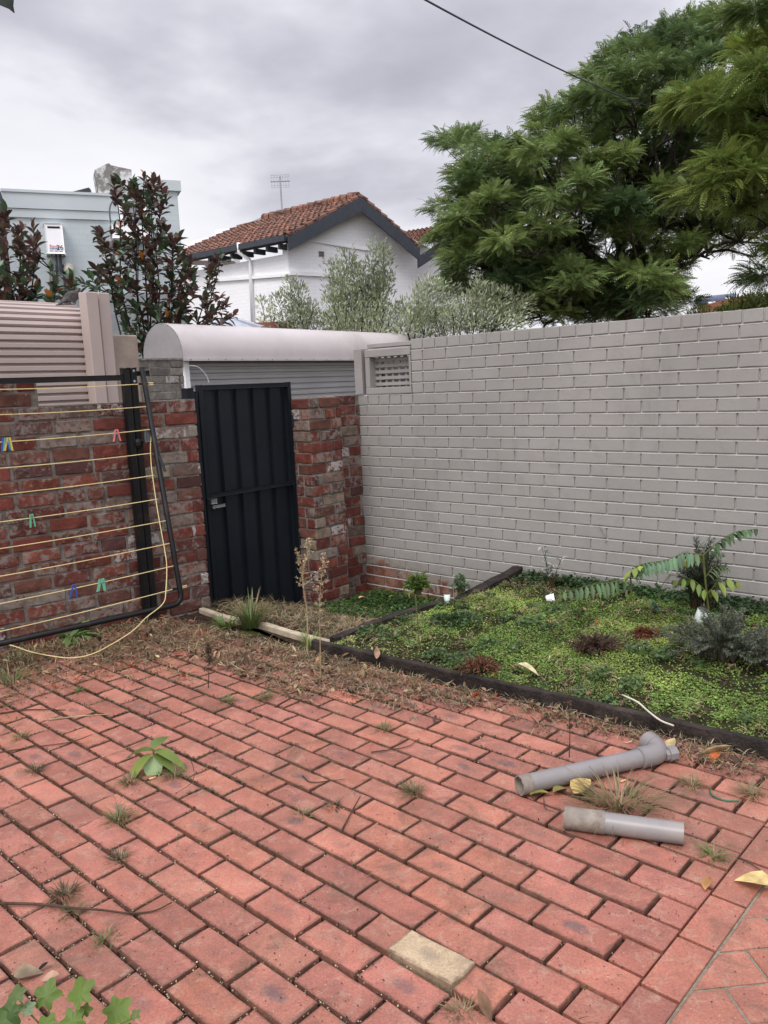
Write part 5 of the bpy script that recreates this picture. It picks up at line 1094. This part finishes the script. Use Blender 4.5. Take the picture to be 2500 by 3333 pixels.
p2 = thing('drain_pipe', 'shorter stained grey plastic pipe offcut lying nearest on the paving', 'pipe', a2*A([1, 1, 0]))
m = MB(); hollow(m, a2, d2, .13, RP+.0025, .006, wav=.004); m.build('broken_collar', MT['pvcold'], p2, 'auto'); m = MB(); hollow(m, a2+d2*.12, d2, L2_-.12, RP, wav=0); m.build('pipe', MT['pvc'], p2, 'auto')
# ------------------------------------------------------------------ dove
pv = pl(232, 992, R0-RNn*.30, RNn); X = nrm(RD); dv = thing('dove', 'grey-brown spotted dove perched on top of the roller shutter', 'bird', pv)
f_ = nrm(X*.93+RNn*-.3); up_ = A([0, 0, 1.]); side = np.cross(up_, f_)
prof = [(-.215, -.035, .010, .004), (-.17, -.02, .020, .006), (-.11, .01, .026, .016), (-.07, .035, .040, .034), (-.02, .062, .054, .052), (.03, .075, .057, .058), (.07, .085, .048, .050), (.092, .112, .030, .033), (.104, .138, .024, .026), (.118, .148, .021, .021), (.132, .146, .010, .011), (.140, .143, .003, .003)]
V = []; F = []; n = 14; Cc = []
for (x, z, w_, h) in prof:
    for j in range(n):
        t = 2*math.pi*j/n; V.append(pv+f_*x+up_*(z+.012+h*math.sin(t))+side*w_*math.cos(t)); g_ = .8 if math.sin(t) > -.2 else 1.25; nk = x > .06 and x < .1
        Cc.append(A((.115, .10, .095))*g_*random.uniform(.7, 1.25)*(.55 if nk and j % 2 else 1))
for i in range(len(prof)-1):
    for j in range(n): F.append((i*n+j, i*n+(j+1) % n, (i+1)*n+(j+1) % n, (i+1)*n+j))
F += [tuple(range(n)), tuple(range((len(prof)-1)*n, len(prof)*n))[::-1]]
o = npm('body', A(V), F, MT['dead'], dv, True, cols=A(Cc))
for s in (-1, 1):
    V, F, c = inst(leaf_tpl(((0, .3), (.3, 1.), (.6, .8), (1, .05)), .0, .1), [pv+f_*.055+side*s*.052+Z(.09)], [-f_-Z(.36)], [.17], [.085], up=A([side*s]), cols=A([(.10, .085, .08)]), roll=0); npm('wing', V, F, MT['dead'], dv, True, cols=c)
    m = MB(); m.tube([pv+f_*.01+side*s*.02+Z(.03), pv+f_*.02+side*s*.02-Z(.003)], .004, n=5); m.build('leg', MT['tan'], dv)
m = MB(); m.tube([pv+f_*.135+Z(.157), pv+f_*.158+Z(.150)], [.004, .001], n=5); m.build('beak', MT['black'], dv)
# ------------------------------------------------------------------ weeds and tufts on the paving
G2 = lambda x, y, z=0.: gp(x, y, z)
def z1(fx, fy): return fx*S3, 2200+fy*S3
def cRr(x, y): return 1400+x*.6631, 2400+y*.6631
tg = 'dry grass tufts in the paving joints'
T = [((385, 2672), 60, .10, 'round dry green grass tuft left of centre in the paving'), ((1345, 2580), 55, .09, 'small grass tuft in the paving right of centre, alone'), ((390, 2800), 40, .06, 'flat dark tuft below the round dry tuft'), ((215, 2915), 60, .07, 'brownish mossy tuft at the near left beside the long twig'),
     ((235, 2972), 30, .04, 'tiny olive moss tuft touching the long twig'), ((345, 3062), 30, .045, 'tiny green tuft near the front left'), ((425, 2545), 45, .075, 'green tuft just below the broad-leaved seedling'), ((568, 2530), 45, .09, 'leaning grassy tuft right of the broad-leaved seedling'), ((1250, 2375), 35, .07, 'short green grass tuft near the top right of the paving'),
     ((745, 2285), 45, .08, 'sprawling grass tuft in the far paving, left of two'), ((865, 2275), 45, .08, 'sprawling grass tuft in the far paving, right of two'), ((2320, 2790), 34, .075, 'fresh green grass tuft beside the border pavers'), ((2255, 2560), 50, .08, 'straw-coloured tuft between the pipe elbow and the orange leaf'), ((2450, 2590), 60, .10, 'straw-coloured tuft at the right edge near the timber'),
     ((70, 2400), 35, .06, 'small grey-green tuft at the left edge'), ((120, 2510), 40, .06, 'dark feathery tuft at the left in a wide joint'), ((255, 2252), 35, .05, 'bright green moss tuft in the far left paving'), ((1085, 2625), 25, .05, 'dark scruffy tuft in a cross joint near the centre'), ((985, 2655), 22, .05, 'thin scruffy tuft left of the centre cross joint'), ((1500, 3300), 30, .05, 'pale straw tuft at the bottom edge')]
for (xy, n, L, lab) in T:
    p = G2(*xy); n = int(n*1.6); L = L*.72; cg = (.12, .14, .05) if 'straw' not in lab else (.22, .18, .09)
    if 'fresh' in lab or 'bright' in lab: cg = (.08, .15, .025)
    if 'dark' in lab or 'brownish' in lab: cg = (.07, .065, .03)
    tuft('grass_tuft', lab, p, n, L, .0032, cg, 1., 1.05, tg, dead=.35, r0=.035)
p = G2(2015, 2632); tuft('grass_tuft', 'largest dry grass clump on the paving, lying between the two pipes', p, 190, .15, .0045, (.16, .15, .06), 1.05, 1.0, tg, dead=.5, r0=.10)
p = G2(818, 2040); tuft('grass_clump', 'big clump of fresh green grass growing in front of the gate', p, 170, .26, .008, (.10, .15, .04), .75, .62, cat='grass clump', dead=.28, r0=.09)
p = G2(1010, 2110); tuft('grass_clump', 'small bright green grass at the foot of the dry seed stalks', p, 70, .15, .006, (.13, .19, .05), .8, .6, cat='grass clump', dead=.2, r0=.05)
p = G2(735, 2040); tuft('grass_clump', 'low light green weeds just left of the big grass clump', p, 60, .10, .010, (.11, .18, .04), 1.1, .9, cat='grass clump', dead=.1, r0=.07)
p = G2(235, 2085); sg = thing('leafy_weed', 'green toothed-leaf weed growing under the clothesline cord at the left wall', 'weed', p)
V, F, c = inst(leaf_tpl(((0, .15), (.2, .8), (.35, .55), (.5, 1.), (.62, .6), (.78, .8), (1., .03)), .2, .5), p+rng.normal(0, .02, (34, 3))*A([1, 1, 0])+Z(.01), unit(rng.normal(0, 1, (34, 3))*A([1, 1, .3])+Z(.45)), .17*rng.uniform(.5, 1.1, 34), .045, cols=vary((.12, .20, .06), 34, .2), roll=.2); npm('leaves', V, F, MT['leaf'], sg, True, cols=c)
for i, (x, y, n, lab) in enumerate(((330, 2040, 90, 'soft pale green grass along the foot of the left wall, right of the toothed-leaf weed'), (420, 2010, 60, 'soft green grass at the foot of the black clothesline post'), (60, 2160, 70, 'low green grass at the left edge under the cord'), (35, 2225, 90, 'mossy olive grass patch at the left edge of the paving'))):
    tuft('grass_clump', lab, G2(x, y), n, .13-.02*(i > 1), .005, (.11, .15, .05), 1., .8, cat='grass clump', dead=.3, r0=.12)
# seed heads
def stalk(name, label, segs, r, seeds, sc, cat='dry weed', col=(.34, .27, .16), bcol=None, sl=.02):
    root = thing(name, label, cat, segs[0]); m = MB(); P = smoothpath(segs, 6); m.tube(P, list(np.linspace(r, r*.35, len(P))), n=5); 
    Ps = []; Ds = []
    for i in range(seeds):
        t = random.uniform(.35, 1)**.8; k = min(len(P)-2, int(t*(len(P)-1))); q = P[k]; dr = unit(rng.normal(0, 1, 3)*A([1, 1, .4])+A([0, 0, .8])); l = sc*random.uniform(.4, 1)*(1.25-t); e = q+dr*l; m.tube([q, (q+e)/2+Z(.004), e], r*.28, n=3, cap=False)
        for j in range(7): Ps.append(q+(e-q)*random.uniform(.3, 1.05)); Ds.append(rng.normal(0, 1, 3)+Z(.6))
    m.build('stem', bcol or MT['straw'], root); V, F, c = inst(T_RH, A(Ps), A(Ds), sl*rng.uniform(.4, 1, len(Ps)), sl*.38, cols=vary(col, len(Ps), .3)); npm('seed_head', V, F, MT['leaf'], root, cols=c); return root
b1 = G2(1000, 2140); yb = b1[1]
stalk('seed_stalk', 'tall dry cream seed stalk in front of the gate, left and thicker of two', [b1, at(1000, 2000, yb), at(985, 1870, yb), at(1005, 1800, yb+.03), at(1008, 1752, yb+.03)], .005, 80, .10, sl=.016, col=(.5, .42, .28))
stalk('seed_stalk', 'thin arching seed spray against the gate edge', [at(992, 1960, yb), at(978, 1850, yb), at(962, 1780, yb)], .002, 34, .04, sl=.012)
b1 = G2(1043, 2215); yb = b1[1]
stalk('seed_stalk', 'thinner dry cream seed stalk in front of the brick pier, right of two', [b1, at(1042, 2080, yb), at(1040, 1960, yb), at(1050, 1850, yb), at(1058, 1800, yb)], .003, 60, .08, sl=.015, col=(.46, .38, .26))
b1 = G2(1853, 2465); yb = b1[1]
stalk('seed_stalk', 'brown dry seed spike standing by the timber board behind the pipe', [b1, at(1855, 2350, yb), at(1848, 2160, yb)], .0024, 80, .035, col=(.16, .10, .07), sl=.012, bcol=MT['twig'])
b1 = G2(678, 2240); yb = b1[1]
stalk('seed_stalk', 'short dark twiggy weed on the litter in front of the left wall', [b1, at(680, 2170, yb), at(676, 2090, yb)], .003, 40, .05, col=(.10, .07, .045), sl=.02, bcol=MT['twig'])
for (x0, y0, x1, y1, lab) in ((1365, 2122, 1352, 1935, 'single bare green-brown stem standing in the left of the mossy bed'), (1590, 2048, 1600, 1975, 'short thin stem in the middle of the mossy bed'), (2125, 1945, 2180, 1868, 'thin dark stem by the grey wall')):
    p = gp(x0, y0, .04); m = MB(); m.tube(smoothpath([p, at((x0+x1)/2+2, (y0+y1)/2, p[1]), at(x1, y1, p[1])], 4), .0028, n=5); o = m.build('stem', MT['stem']); tag(o, lab, 'stem')
# broad-leaved seedling
ps_ = G2(505, 2505); sdg = thing('seedling', 'broad-leaved green seedling growing out of the paving at the left', 'seedling', ps_)
m = MB(); top = ps_+Z(.085); m.tube([ps_, top], .004, n=6); m.build('stem', MT['stem'], sdg)
TL = leaf_tpl(((0, .06), (.12, .55), (.35, 1.), (.62, .86), (.85, .42), (1., .02)), .12, .55)
c0_ = at(505, 2440, ps_[1]-.03)
for (dx, dy, dz, L, W, cc) in ((-.95, -.75, -.42, .165, .07, (.20, .26, .06)), (.12, -1, -.75, .10, .078, (.30, .42, .20)), (.9, -.15, -.05, .14, .065, (.19, .26, .06)), (-.8, .1, .12, .13, .05, (.11, .16, .04)), (.25, .7, .45, .10, .06, (.13, .19, .05)), (.75, -.45, .0, .11, .06, (.12, .17, .045))):
    V, F, c = inst(TL, [top-Z(random.uniform(0, .03))], [(dx, dy, dz)], [L], [W], cols=A([cc]), roll=.02); npm('leaf', V, F, MT['leaf'], sdg, True, cols=c)
# butts
for (x, y, lab) in ((485, 2536, 'cigarette butt beside the broad-leaved seedling'), (2020, 2545, 'cigarette butt between the two pipes')):
    p = G2(x, y, .004); m = MB(); dd_ = nrm(A([.8, .5, 0])); m.tube([p, p+dd_*.028], .0038, n=8); o = m.build('cigarette_butt', plain('tan_paper', (.55, .36, .18), .8), None, True); tag(o, lab, 'cigarette butt')
# twigs
def twig(label, pts, r, zs=None, name='twig', mat='twig', r1=.4):
    P = [G2(x, y, (zs[i] if zs else .006)) for i, (x, y) in enumerate(pts)]; P = smoothpath(P, 5); m = MB(); m.tube(P, list(np.linspace(r, r*r1, len(P))), n=6); o = m.build(name, MT[mat]); return tag(o, label, 'twig')
twig('long dark curved twig lying across the near left pavers', [(4, 2940), (120, 2943), (230, 2955), (330, 2962), (420, 2972), (500, 2965), (560, 2937)], .005, [.012, .01, .02, .015, .005, .006, .012])
twig('dark straight twig in the far left paving', [(0, 2322), (90, 2310), (215, 2311)], .0045)
twig('thin curved twig left of the seedling', [(0, 2448), (120, 2430), (230, 2415), (300, 2390)], .0028)
twig('pale grey stick in the far left paving', [(160, 2342), (270, 2330), (362, 2325)], .004, mat='straw')
twig('dark twig in the far centre of the paving', [(895, 2300), (960, 2265), (1045, 2225)], .004)
twig('forked dark twig in the centre of the paving', [(985, 2525), (1010, 2545), (1060, 2543), (1125, 2535)], .0028)
twig('short dark twig below the forked one', [(1110, 2708), (1140, 2650), (1173, 2590)], .003)
twig('thin dark twig right of centre', [(1208, 2448), (1270, 2440), (1330, 2428), (1366, 2402)], .003)
twig('curved twig right of the seedling', [(610, 2455), (630, 2500), (625, 2545), (570, 2585)], .002, [.01, .05, .03, .005])
twig('long fine straw crossing behind the seedling', [(330, 2465), (450, 2420), (540, 2380)], .0015, mat='straw')
twig('thin twig crossing the border pavers at the right', [(2405, 2790), (2450, 2815), (2500, 2850)], .0025)
twig('thin dark twig curling beside the shorter pipe', [(1770, 2600), (1775, 2630), (1810, 2645)], .002)
twig('long fine stalk lying on the litter in front of the gate', [(735, 2150), (800, 2185), (900, 2205), (960, 2230)], .003, [.03, .02, .02, .02], mat='straw')
# single fallen leaves
def dleaf(label, x, y, L, W, col, dr, z=.012, tpl=TD, name='fallen_leaf', roll=.15, lift=.1, zfun=None):
    p = gp(x, y, z); V, F, c = inst(tpl, [p], [(*dr, lift)], [L], [W], cols=A([col]), roll=roll); o = npm(name, V, F, MT['dead'], None, True, cols=c); return tag(o, label, 'leaf')
TB = leaf_tpl(((0, .1), (.15, .7), (.35, 1.), (.6, .8), (.8, .5), (1., .03)), .3, .25)
dleaf('large pale yellow fallen leaf at the right edge of the border pavers', 2515, 2885, .10, .09, (.62, .47, .20), (-.8, .5), .016, TB)
dleaf('large cream curled leaf on the mossy bed', 1675, 2168, .14, .065, (.60, .52, .30), (.8, -.75), .075, TB)
dleaf('yellow and brown curled leaf leaning beside the longer pipe', 1870, 2585, .10, .075, (.40, .29, .11), (.7, .6), .008, TB, roll=.4, lift=.4)
dleaf('olive-yellow leaf lying under the open pipe end', 1725, 2590, .085, .03, (.22, .20, .06), (.9, .25), .012, TB)
dleaf('narrow olive leaf beside the pipe shadow', 1800, 2580, .07, .03, (.20, .18, .06), (.8, .5), .012, TB)
dleaf('orange crumpled leaf near the right edge', 2315, 2480, .06, .05, (.42, .12, .04), (.6, .4), .012, TD, roll=.6)
dleaf('long tan curled leaf by the timber at the right', 2275, 2455, .12, .035, (.36, .27, .14), (.9, -.4), .015, TD)
dleaf('tan leaf stuck behind the pipe cap', 2175, 2440, .06, .05, (.42, .33, .17), (.5, .5), .03, TB, lift=.6)
dleaf('pale brown curled leaf at the near left beside the ivy', 45, 3178, .07, .045, (.26, .20, .13), (.9, .2), .01, TB, roll=.3)
dleaf('pink-brown curled leaf just above the ivy', 135, 3190, .055, .03, (.40, .26, .18), (.9, -.1), .01, TD)
dleaf('small black curled leaf at the near left', 122, 3160, .03, .014, (.02, .015, .015), (.8, .5), .006, TD)
dleaf('pale green leaf lying on the path by the pier', 1045, 2002, .085, .04, (.25, .32, .17), (1, .15), -.12, TB)
dleaf('orange-tan leaf in the dark green corner', 1168, 1948, .08, .035, (.48, .30, .18), (.8, .6), -.2, TB)
dleaf('yellow-green leaf in the dark green corner', 1265, 1945, .08, .06, (.28, .26, .08), (.8, .2), -.18, TB)
dleaf('brown leaf standing up beside the bed corner', 1225, 2145, .08, .035, (.32, .20, .12), (.1, .7), .05, TB, lift=.8)
dleaf('small orange leaf on the near pavers beside the border', 2295, 2895, .045, .035, (.45, .24, .09), (.5, .5), .01, TD, roll=.5)
dleaf('brown curled leaf at the bottom edge', 1600, 3325, .07, .03, (.17, .10, .06), (-.3, .9), .01, TD, lift=.3)
m = MB(); P = [gp(2026, 2262, .08), gp(2075, 2285, .085), gp(2110, 2315, .08), (gp(2150, 2345, .08)), gp(2193, 2362, .08)]; m.tube(smoothpath(P, 4), [.004]*17, n=6); o = m.build('root', plain('pale_root', (.55, .52, .42), .7), None, True); tag(o, 'pale bent dry root lying on the mossy bed', 'root')
# ------------------------------------------------------------------ plants in the bed
bz = lambda p: A([p[0], p[1], bed_z(p[0], p[1])])
def mound(name, label, x, y, rx, ry, h, n, L, W, c, cat='shrub', bend=.25, woody=True, tplx=T_RH, cs_=.2):
    p = bz(gp(x, y, .05)); root = thing(name, label, cat, p); m = MB(); Ps = []; Ds = []; Cs = []
    ns = 90
    for i in range(ns):
        a = random.uniform(0, 6.28); rr = math.sqrt(random.random()); e = p+A([math.cos(a)*rr*rx, math.sin(a)*rr*ry, h*(1-.55*rr*rr)*random.uniform(.55, 1.08)]); mid = (p+e)/2+A([0, 0, h*.15]); P = smoothpath([p+(e-p)*A([.35, .35, 0]), mid, e], 4); m.tube(P, list(np.linspace(.0028, .001, len(P))), n=4, cap=False)
        P = A(P); k = rng.integers(1, len(P)-1, n//ns); t = rng.random((len(k), 1)); q = P[k]*(1-t)+P[k+1]*t; ax = unit(P[k+1]-P[k]); of = unit(np.cross(ax, rng.normal(0, 1, (len(k), 3)))); Ps.append(q); Ds.append(unit(ax+of*1.0)); Cs.append(vary(c, len(k), cs_))
    m.build('stems', MT['twig' if woody else 'stem'], root); V, F, cc = inst(tplx, np.concatenate(Ps), np.concatenate(Ds), L*rng.uniform(.6, 1.3, n//ns*ns), W, cols=np.concatenate(Cs)); npm('foliage', V, F, MT['leaf'], root, cols=cc)
mound('lavender_bush', 'low grey-green lavender-like bush at the right edge of the bed', 2345, 2150, .30, .26, .27, 15000, .022, .0035, (  .12, .14, .10))
mound('lavender_bush', 'smaller grey-green bush running off the right edge of the bed', 2520, 2175, .22, .22, .22, 7000, .022, .0035, (.115, .135, .095))
mound('rosemary_bush', 'upright dark needle-leaved bush against the grey wall', 2285, 1990, .18, .14, .46, 6500, .034, .0038, (.055, .085, .045))
mound('dead_shrub', 'flattened dark brown dead shrub in the middle of the bed', 1925, 2120, .20, .12, .11, 2200, .026, .004, (.085, .05, .035), cat='dead shrub')
mound('dead_shrub', 'reddish-brown dead clump near the front left of the bed', 1560, 2185, .12, .09, .08, 1300, .03, .006, (.15, .065, .035), cat='dead shrub')
mound('dead_shrub', 'small reddish dead clump beside the lavender-like bush', 2095, 2085, .09, .07, .07, 700, .028, .005, (.17, .06, .03), cat='dead shrub')
mound('leafy_weed', 'patch of darker broad green weeds at the left of the bed', 1480, 2030, .20, .15, .07, 1500, .026, .018, (.055, .10, .035), cat='weed', woody=False)
mound('leafy_weed', 'low green weed behind the thick sleeper on the path side', 1360, 1925, .07, .06, .14, 350, .06, .03, (.13, .20, .05), cat='weed', woody=False)
mound('leafy_weed', 'pale bushy weed beside the thick sleeper', 1500, 1930, .06, .05, .15, 400, .03, .018, (.16, .22, .13), cat='weed', woody=False)
def sprig(label, x, y, tips, L, W, c, nl, cat='weed', r=.004, name='weed'):
    p = bz(gp(x, y, .05)); root = thing(name, label, cat, p); m = MB(); Ps = []; Ds = []
    for (tx, ty) in tips:
        e = at(tx, ty, p[1]+random.uniform(-.05, .05)); P = smoothpath([p, (p+e)/2+rng.normal(0, .012, 3), e], 4); m.tube(P, list(np.linspace(r, r*.3, len(P))), n=5)
        for i in range(nl): k = random.randint(len(P)//3, len(P)-1); Ps.append(P[k]); Ds.append(rng.normal(0, 1, 3)*A([1, 1, .4])+Z(.5))
    m.build('stem', MT['twig'], root); V, F, cc = inst(T_LEAF, A(Ps), A(Ds), L*rng.uniform(.5, 1.2, len(Ps)), W, cols=vary(c, len(Ps), .15)); npm('foliage', V, F, MT['leaf'], root, cols=cc)
sprig('grey-leaved upright weed by the wall right of the thick sleeper', 1800, 1915, [(1762, 1780), (1830, 1815), (1795, 1850), (1750, 1860), (1775, 1800)], .045, .018, (.34, .36, .32), 10)
sprig('small grey-leaved weed beside the taller grey-leaved one', 1885, 1900, [(1870, 1860), (1890, 1865)], .035, .016, (.30, .34, .27), 6)
sprig('wispy feathery weed leaning against the grey wall', 2050, 1905, [(1950, 1712), (1990, 1760), (2025, 1800), (2000, 1730), (1965, 1755)], .03, .003, (.16, .18, .09), 26, r=.0025)
sprig('wispy dark seeded weed above the sapling', 2290, 1900, [(2240, 1702), (2255, 1740), (2275, 1760), (2235, 1735)], .022, .003, (.09, .09, .05), 26, r=.0025)
sprig('small blue-green seedling left of the lavender-like bush', 2132, 2010, [(2128, 1965), (2120, 1975), (2140, 1972)], .05, .025, (.12, .20, .12), 4)
sprig('thin straggly brown weed in the middle of the bed', 1810, 2085, [(1790, 1985), (1770, 2010), (1830, 2030)], .018, .005, (.12, .08, .05), 16, r=.002)
# saplings with long feathered leaves
def pinnate(m_, P, n, L, W, c, root, sag=.7, name='leaf'):
    P = A(smoothpath(P, 6)); m_.tube(P, list(np.linspace(.003, .001, len(P))), n=5); cum = np.r_[0, np.cumsum(np.linalg.norm(np.diff(P, axis=0), axis=1))]; Ps = []; Ds = []; Ls = []
    for i in range(n):
        t = .12+.86*i/(n-1); s_ = t*cum[-1]; k = min(len(P)-2, int(np.searchsorted(cum, s_)-1)); q = P[k]+(P[k+1]-P[k])*(s_-cum[k])/max(1e-6, cum[k+1]-cum[k]); ax = nrm(P[k+1]-P[k]); sd_x = nrm(np.cross(ax, A([0, 0, 1.])))
        for s in (-1, 1): Ps.append(q); Ds.append(sd_x*s*.8+ax*.35-Z(sag)+rng.normal(0, .08, 3)); Ls.append(L*(.55+.6*math.sin(math.pi*min(1, t*.9+.15))))
    V, F, cc = inst(T_LEAF, A(Ps), A(Ds), A(Ls), W, cols=vary(c, len(Ps), .15), roll=.15); npm(name, V, F, MT['leaf'], root, cols=cc)
sp1 = bz(gp(2310, 2020, .05)); Y1 = sp1[1]; s1_ = thing('sapling', 'sapling with long feathered leaves rising from the dark needle-leaved bush', 'sapling', sp1); m = MB()
tp1 = at(2288, 1808, Y1); m.tube(smoothpath([sp1, at(2300, 1930, Y1), tp1], 4), .006, n=6)
pinnate(m, [tp1, at(2330, 1770, Y1), at(2390, 1733, Y1-.05), at(2460, 1722, Y1-.1)], 10, .09, .026, (.06, .12, .045), s1_, .5)
pinnate(m, [tp1, at(2230, 1800, Y1-.02), at(2180, 1818, Y1-.05), at(2095, 1845, Y1-.1)], 13, .085, .028, (.11, .19, .10), s1_, .8)
pinnate(m, [tp1, at(2260, 1803, Y1+.05), at(2215, 1822, Y1+.08)], 7, .07, .03, (.26, .30, .06), s1_, .8)
pinnate(m, [at(2296, 1880, Y1), at(2330, 1840, Y1), at(2370, 1850, Y1)], 8, .07, .012, (.09, .13, .05), s1_, .5)
pinnate(m, [at(2305, 1930, Y1), at(2250, 1885, Y1), at(2195, 1890, Y1)], 5, .07, .03, (.17, .23, .05), s1_, .9)
pinnate(m, [at(2305, 1930, Y1), at(2350, 1885, Y1), at(2400, 1895, Y1)], 4, .085, .04, (.17, .22, .05), s1_, .9)
m.build('stem', MT['stem'], s1_)
sp2 = bz(gp(1994, 2022, .05)); Y2 = sp2[1]; s2_ = thing('sapling', 'bowed sapling with feathered leaves arching over the middle of the bed', 'sapling', sp2); m = MB()
m.tube(smoothpath([sp2, at(2035, 1985, Y2), at(2055, 1925, Y2), at(2052, 1880, Y2)], 5), .005, n=6); t2 = at(2052, 1880, Y2)
pinnate(m, [t2, at(2070, 1845, Y2), at(2120, 1830, Y2), at(2200, 1822, Y2)], 12, .085, .030, (.10, .18, .09), s2_, .7)
pinnate(m, [t2, at(1990, 1895, Y2-.05), at(1920, 1905, Y2-.12), at(1815, 1935, Y2-.2)], 13, .085, .026, (.09, .15, .06), s2_, .8)
pinnate(m, [t2, at(2060, 1855, Y2-.03), at(2085, 1842, Y2-.06)], 4, .07, .035, (.20, .27, .05), s2_, .8)
pinnate(m, [at(2052, 1915, Y2), at(2000, 1940, Y2), at(1960, 1960, Y2)], 2, .05, .012, (.20, .17, .09), s2_, .3); m.build('stem', MT['stem'], s2_)
# plastic plant tags / cups
def cup(label, x, y, h, r, mat, tilt):
    p = bz(gp(x, y, .05))+Z(.01); d_ = nrm(A(tilt)); m = MB(); m.lathe(p, d_, [(0, r*.8), (h, r), (h+.002, r*1.06), (h, r*.94), (.003, r*.74)], n=10); o = m.build('plastic_cup', mat, None, True); tag(o, label, 'cup')
MT['clear'] = plain('cloudy_plastic', (.55, .62, .56), .25, spec=.6, bump=0)
cup('white plastic cup lying on its side near the wall', 1778, 1948, .055, .028, MT['white'], (.85, -.2, .2)); cup('cloudy greenish plastic tube standing at the left edge of the bed', 1456, 1965, .075, .022, MT['clear'], (0, 0, 1)); cup('cloudy plastic cup half hidden in the lavender-like bush', 2268, 2045, .10, .035, MT['clear'], (.3, -.3, 1))
m = MB(); p = bz(gp(1192, 2128, .04)); m.lathe(p-Z(.02), (0, 0, 1), [(0, .038), (.055, .036), (.056, .03)], n=10); o = m.build('stake_stump', MT['timber'], None, 'auto'); tag(o, 'short dark round stake stump at the corner of the bed', 'stump')
m = MB(); p = gp(2330, 2600, .004); m.tube(smoothpath([gp(2310, 2570, .006), gp(2320, 2590, .006), gp(2360, 2605, .006), gp(2405, 2607, .006)], 5), .003, n=5); o = m.build('wire_loop', plain('green_wire', (.03, .12, .06), .5)); tag(o, 'short curved piece of green wire at the right of the paving', 'wire')
# ------------------------------------------------------------------ ivy at the near left
iv = thing('ivy', 'bright green ivy leaves reaching in at the bottom left corner', 'ivy', gp(150, 3600)); Yi = 1.35
def ivleaf(x, y, s, rot, col, Y):
    p = at(x, y, Y); ang_ = np.linspace(0, 2*math.pi, 41)[:-1]; pts = []
    for a_ in ang_:
        r_ = .52+.30*abs(math.cos(2.5*a_))**2.2+.14*math.cos(a_); pts.append((r_*math.cos(a_), r_*math.sin(a_)*.95))
    nrm_ = nrm(-CF*.75+A([0, 0, .75])+rng.normal(0, .15, 3)); X_ = nrm(np.cross(A([0, 1, 0]), nrm_)); X_, Y_ = X_*math.cos(rot)+np.cross(nrm_, X_)*math.sin(rot), np.cross(nrm_, X_)*math.cos(rot)-X_*math.sin(rot)
    V = [p]+[p+(X_*a_*.5+Y_*b_*.5)*s-nrm_*s*.14*(a_*a_+b_*b_)+nrm_*s*.05*math.sin(7*a_+3*b_) for a_, b_ in pts]+[p+(X_*a_+Y_*b_)*s-nrm_*s*.28*(a_*a_+b_*b_) for a_, b_ in pts]; n = len(pts)
    F = [(0, i+1, (i+1) % n+1) for i in range(n)]+[(i+1, i+1+n, (i+1) % n+1+n, (i+1) % n+1) for i in range(n)]
    npm('leaf', A(V), F, MT['leaf'], iv, True, cols=vary(col, len(V), .04, .01)); return p
lv = [(150, 3245, .040, 1.5, (.12, .20, .03)), (262, 3235, .042, 1.9, (.13, .21, .03)), (375, 3285, .044, -.6, (.13, .21, .03)), (35, 3300, .042, 3.0, (.085, .17, .03)), (235, 3325, .042, -1.6, (.12, .20, .03)), (148, 3335, .038, -1.5, (.12, .20, .03)), (55, 3240, .026, 1.9, (.13, .20, .05)), (438, 3305, .016, .8, (.12, .16, .04)), (275, 3288, .018, 0, (.12, .2, .03)), (85, 3285, .022, .5, (.2, .3, .15)), (-20, 3340, .04, 0, (.09, .17, .03))]
st_ = MB(); hub = at(200, 3480, Yi)
for l in lv: p = ivleaf(l[0], l[1], l[2]*.88, l[3], tuple(A(l[4])*.8), Yi+random.uniform(-.04, .04)); st_.tube(smoothpath([hub, (hub+p)/2+rng.normal(0, .006, 3), p-Z(.004)], 4), .0012, n=4)
st_.build('stems', MT['stem'], iv)
# dark leaf hanging into the top left corner
hl = thing('hanging_leaf', 'dark pointed leaf tip hanging into the top left corner', 'leaf', at(10, -60, 1.5)); P = at(0, -40, 1.5); Q = at(42, 38, 1.5)
V, F, c = inst(leaf_tpl(((0, .5), (.3, 1.), (.55, .7), (.8, .22), (1., .03)), .1, .15), [P], [Q-P], [np.linalg.norm(Q-P)], [.042], up=A([-CF]), cols=A([(.012, .022, .012)]), roll=.05); npm('blade', V, F, MT['leafgloss'], hl, True, cols=c)
m = MB(); m.tube([P, at(-30, -160, 1.5)], .0015, n=5); m.build('stalk', MT['twig'], hl)
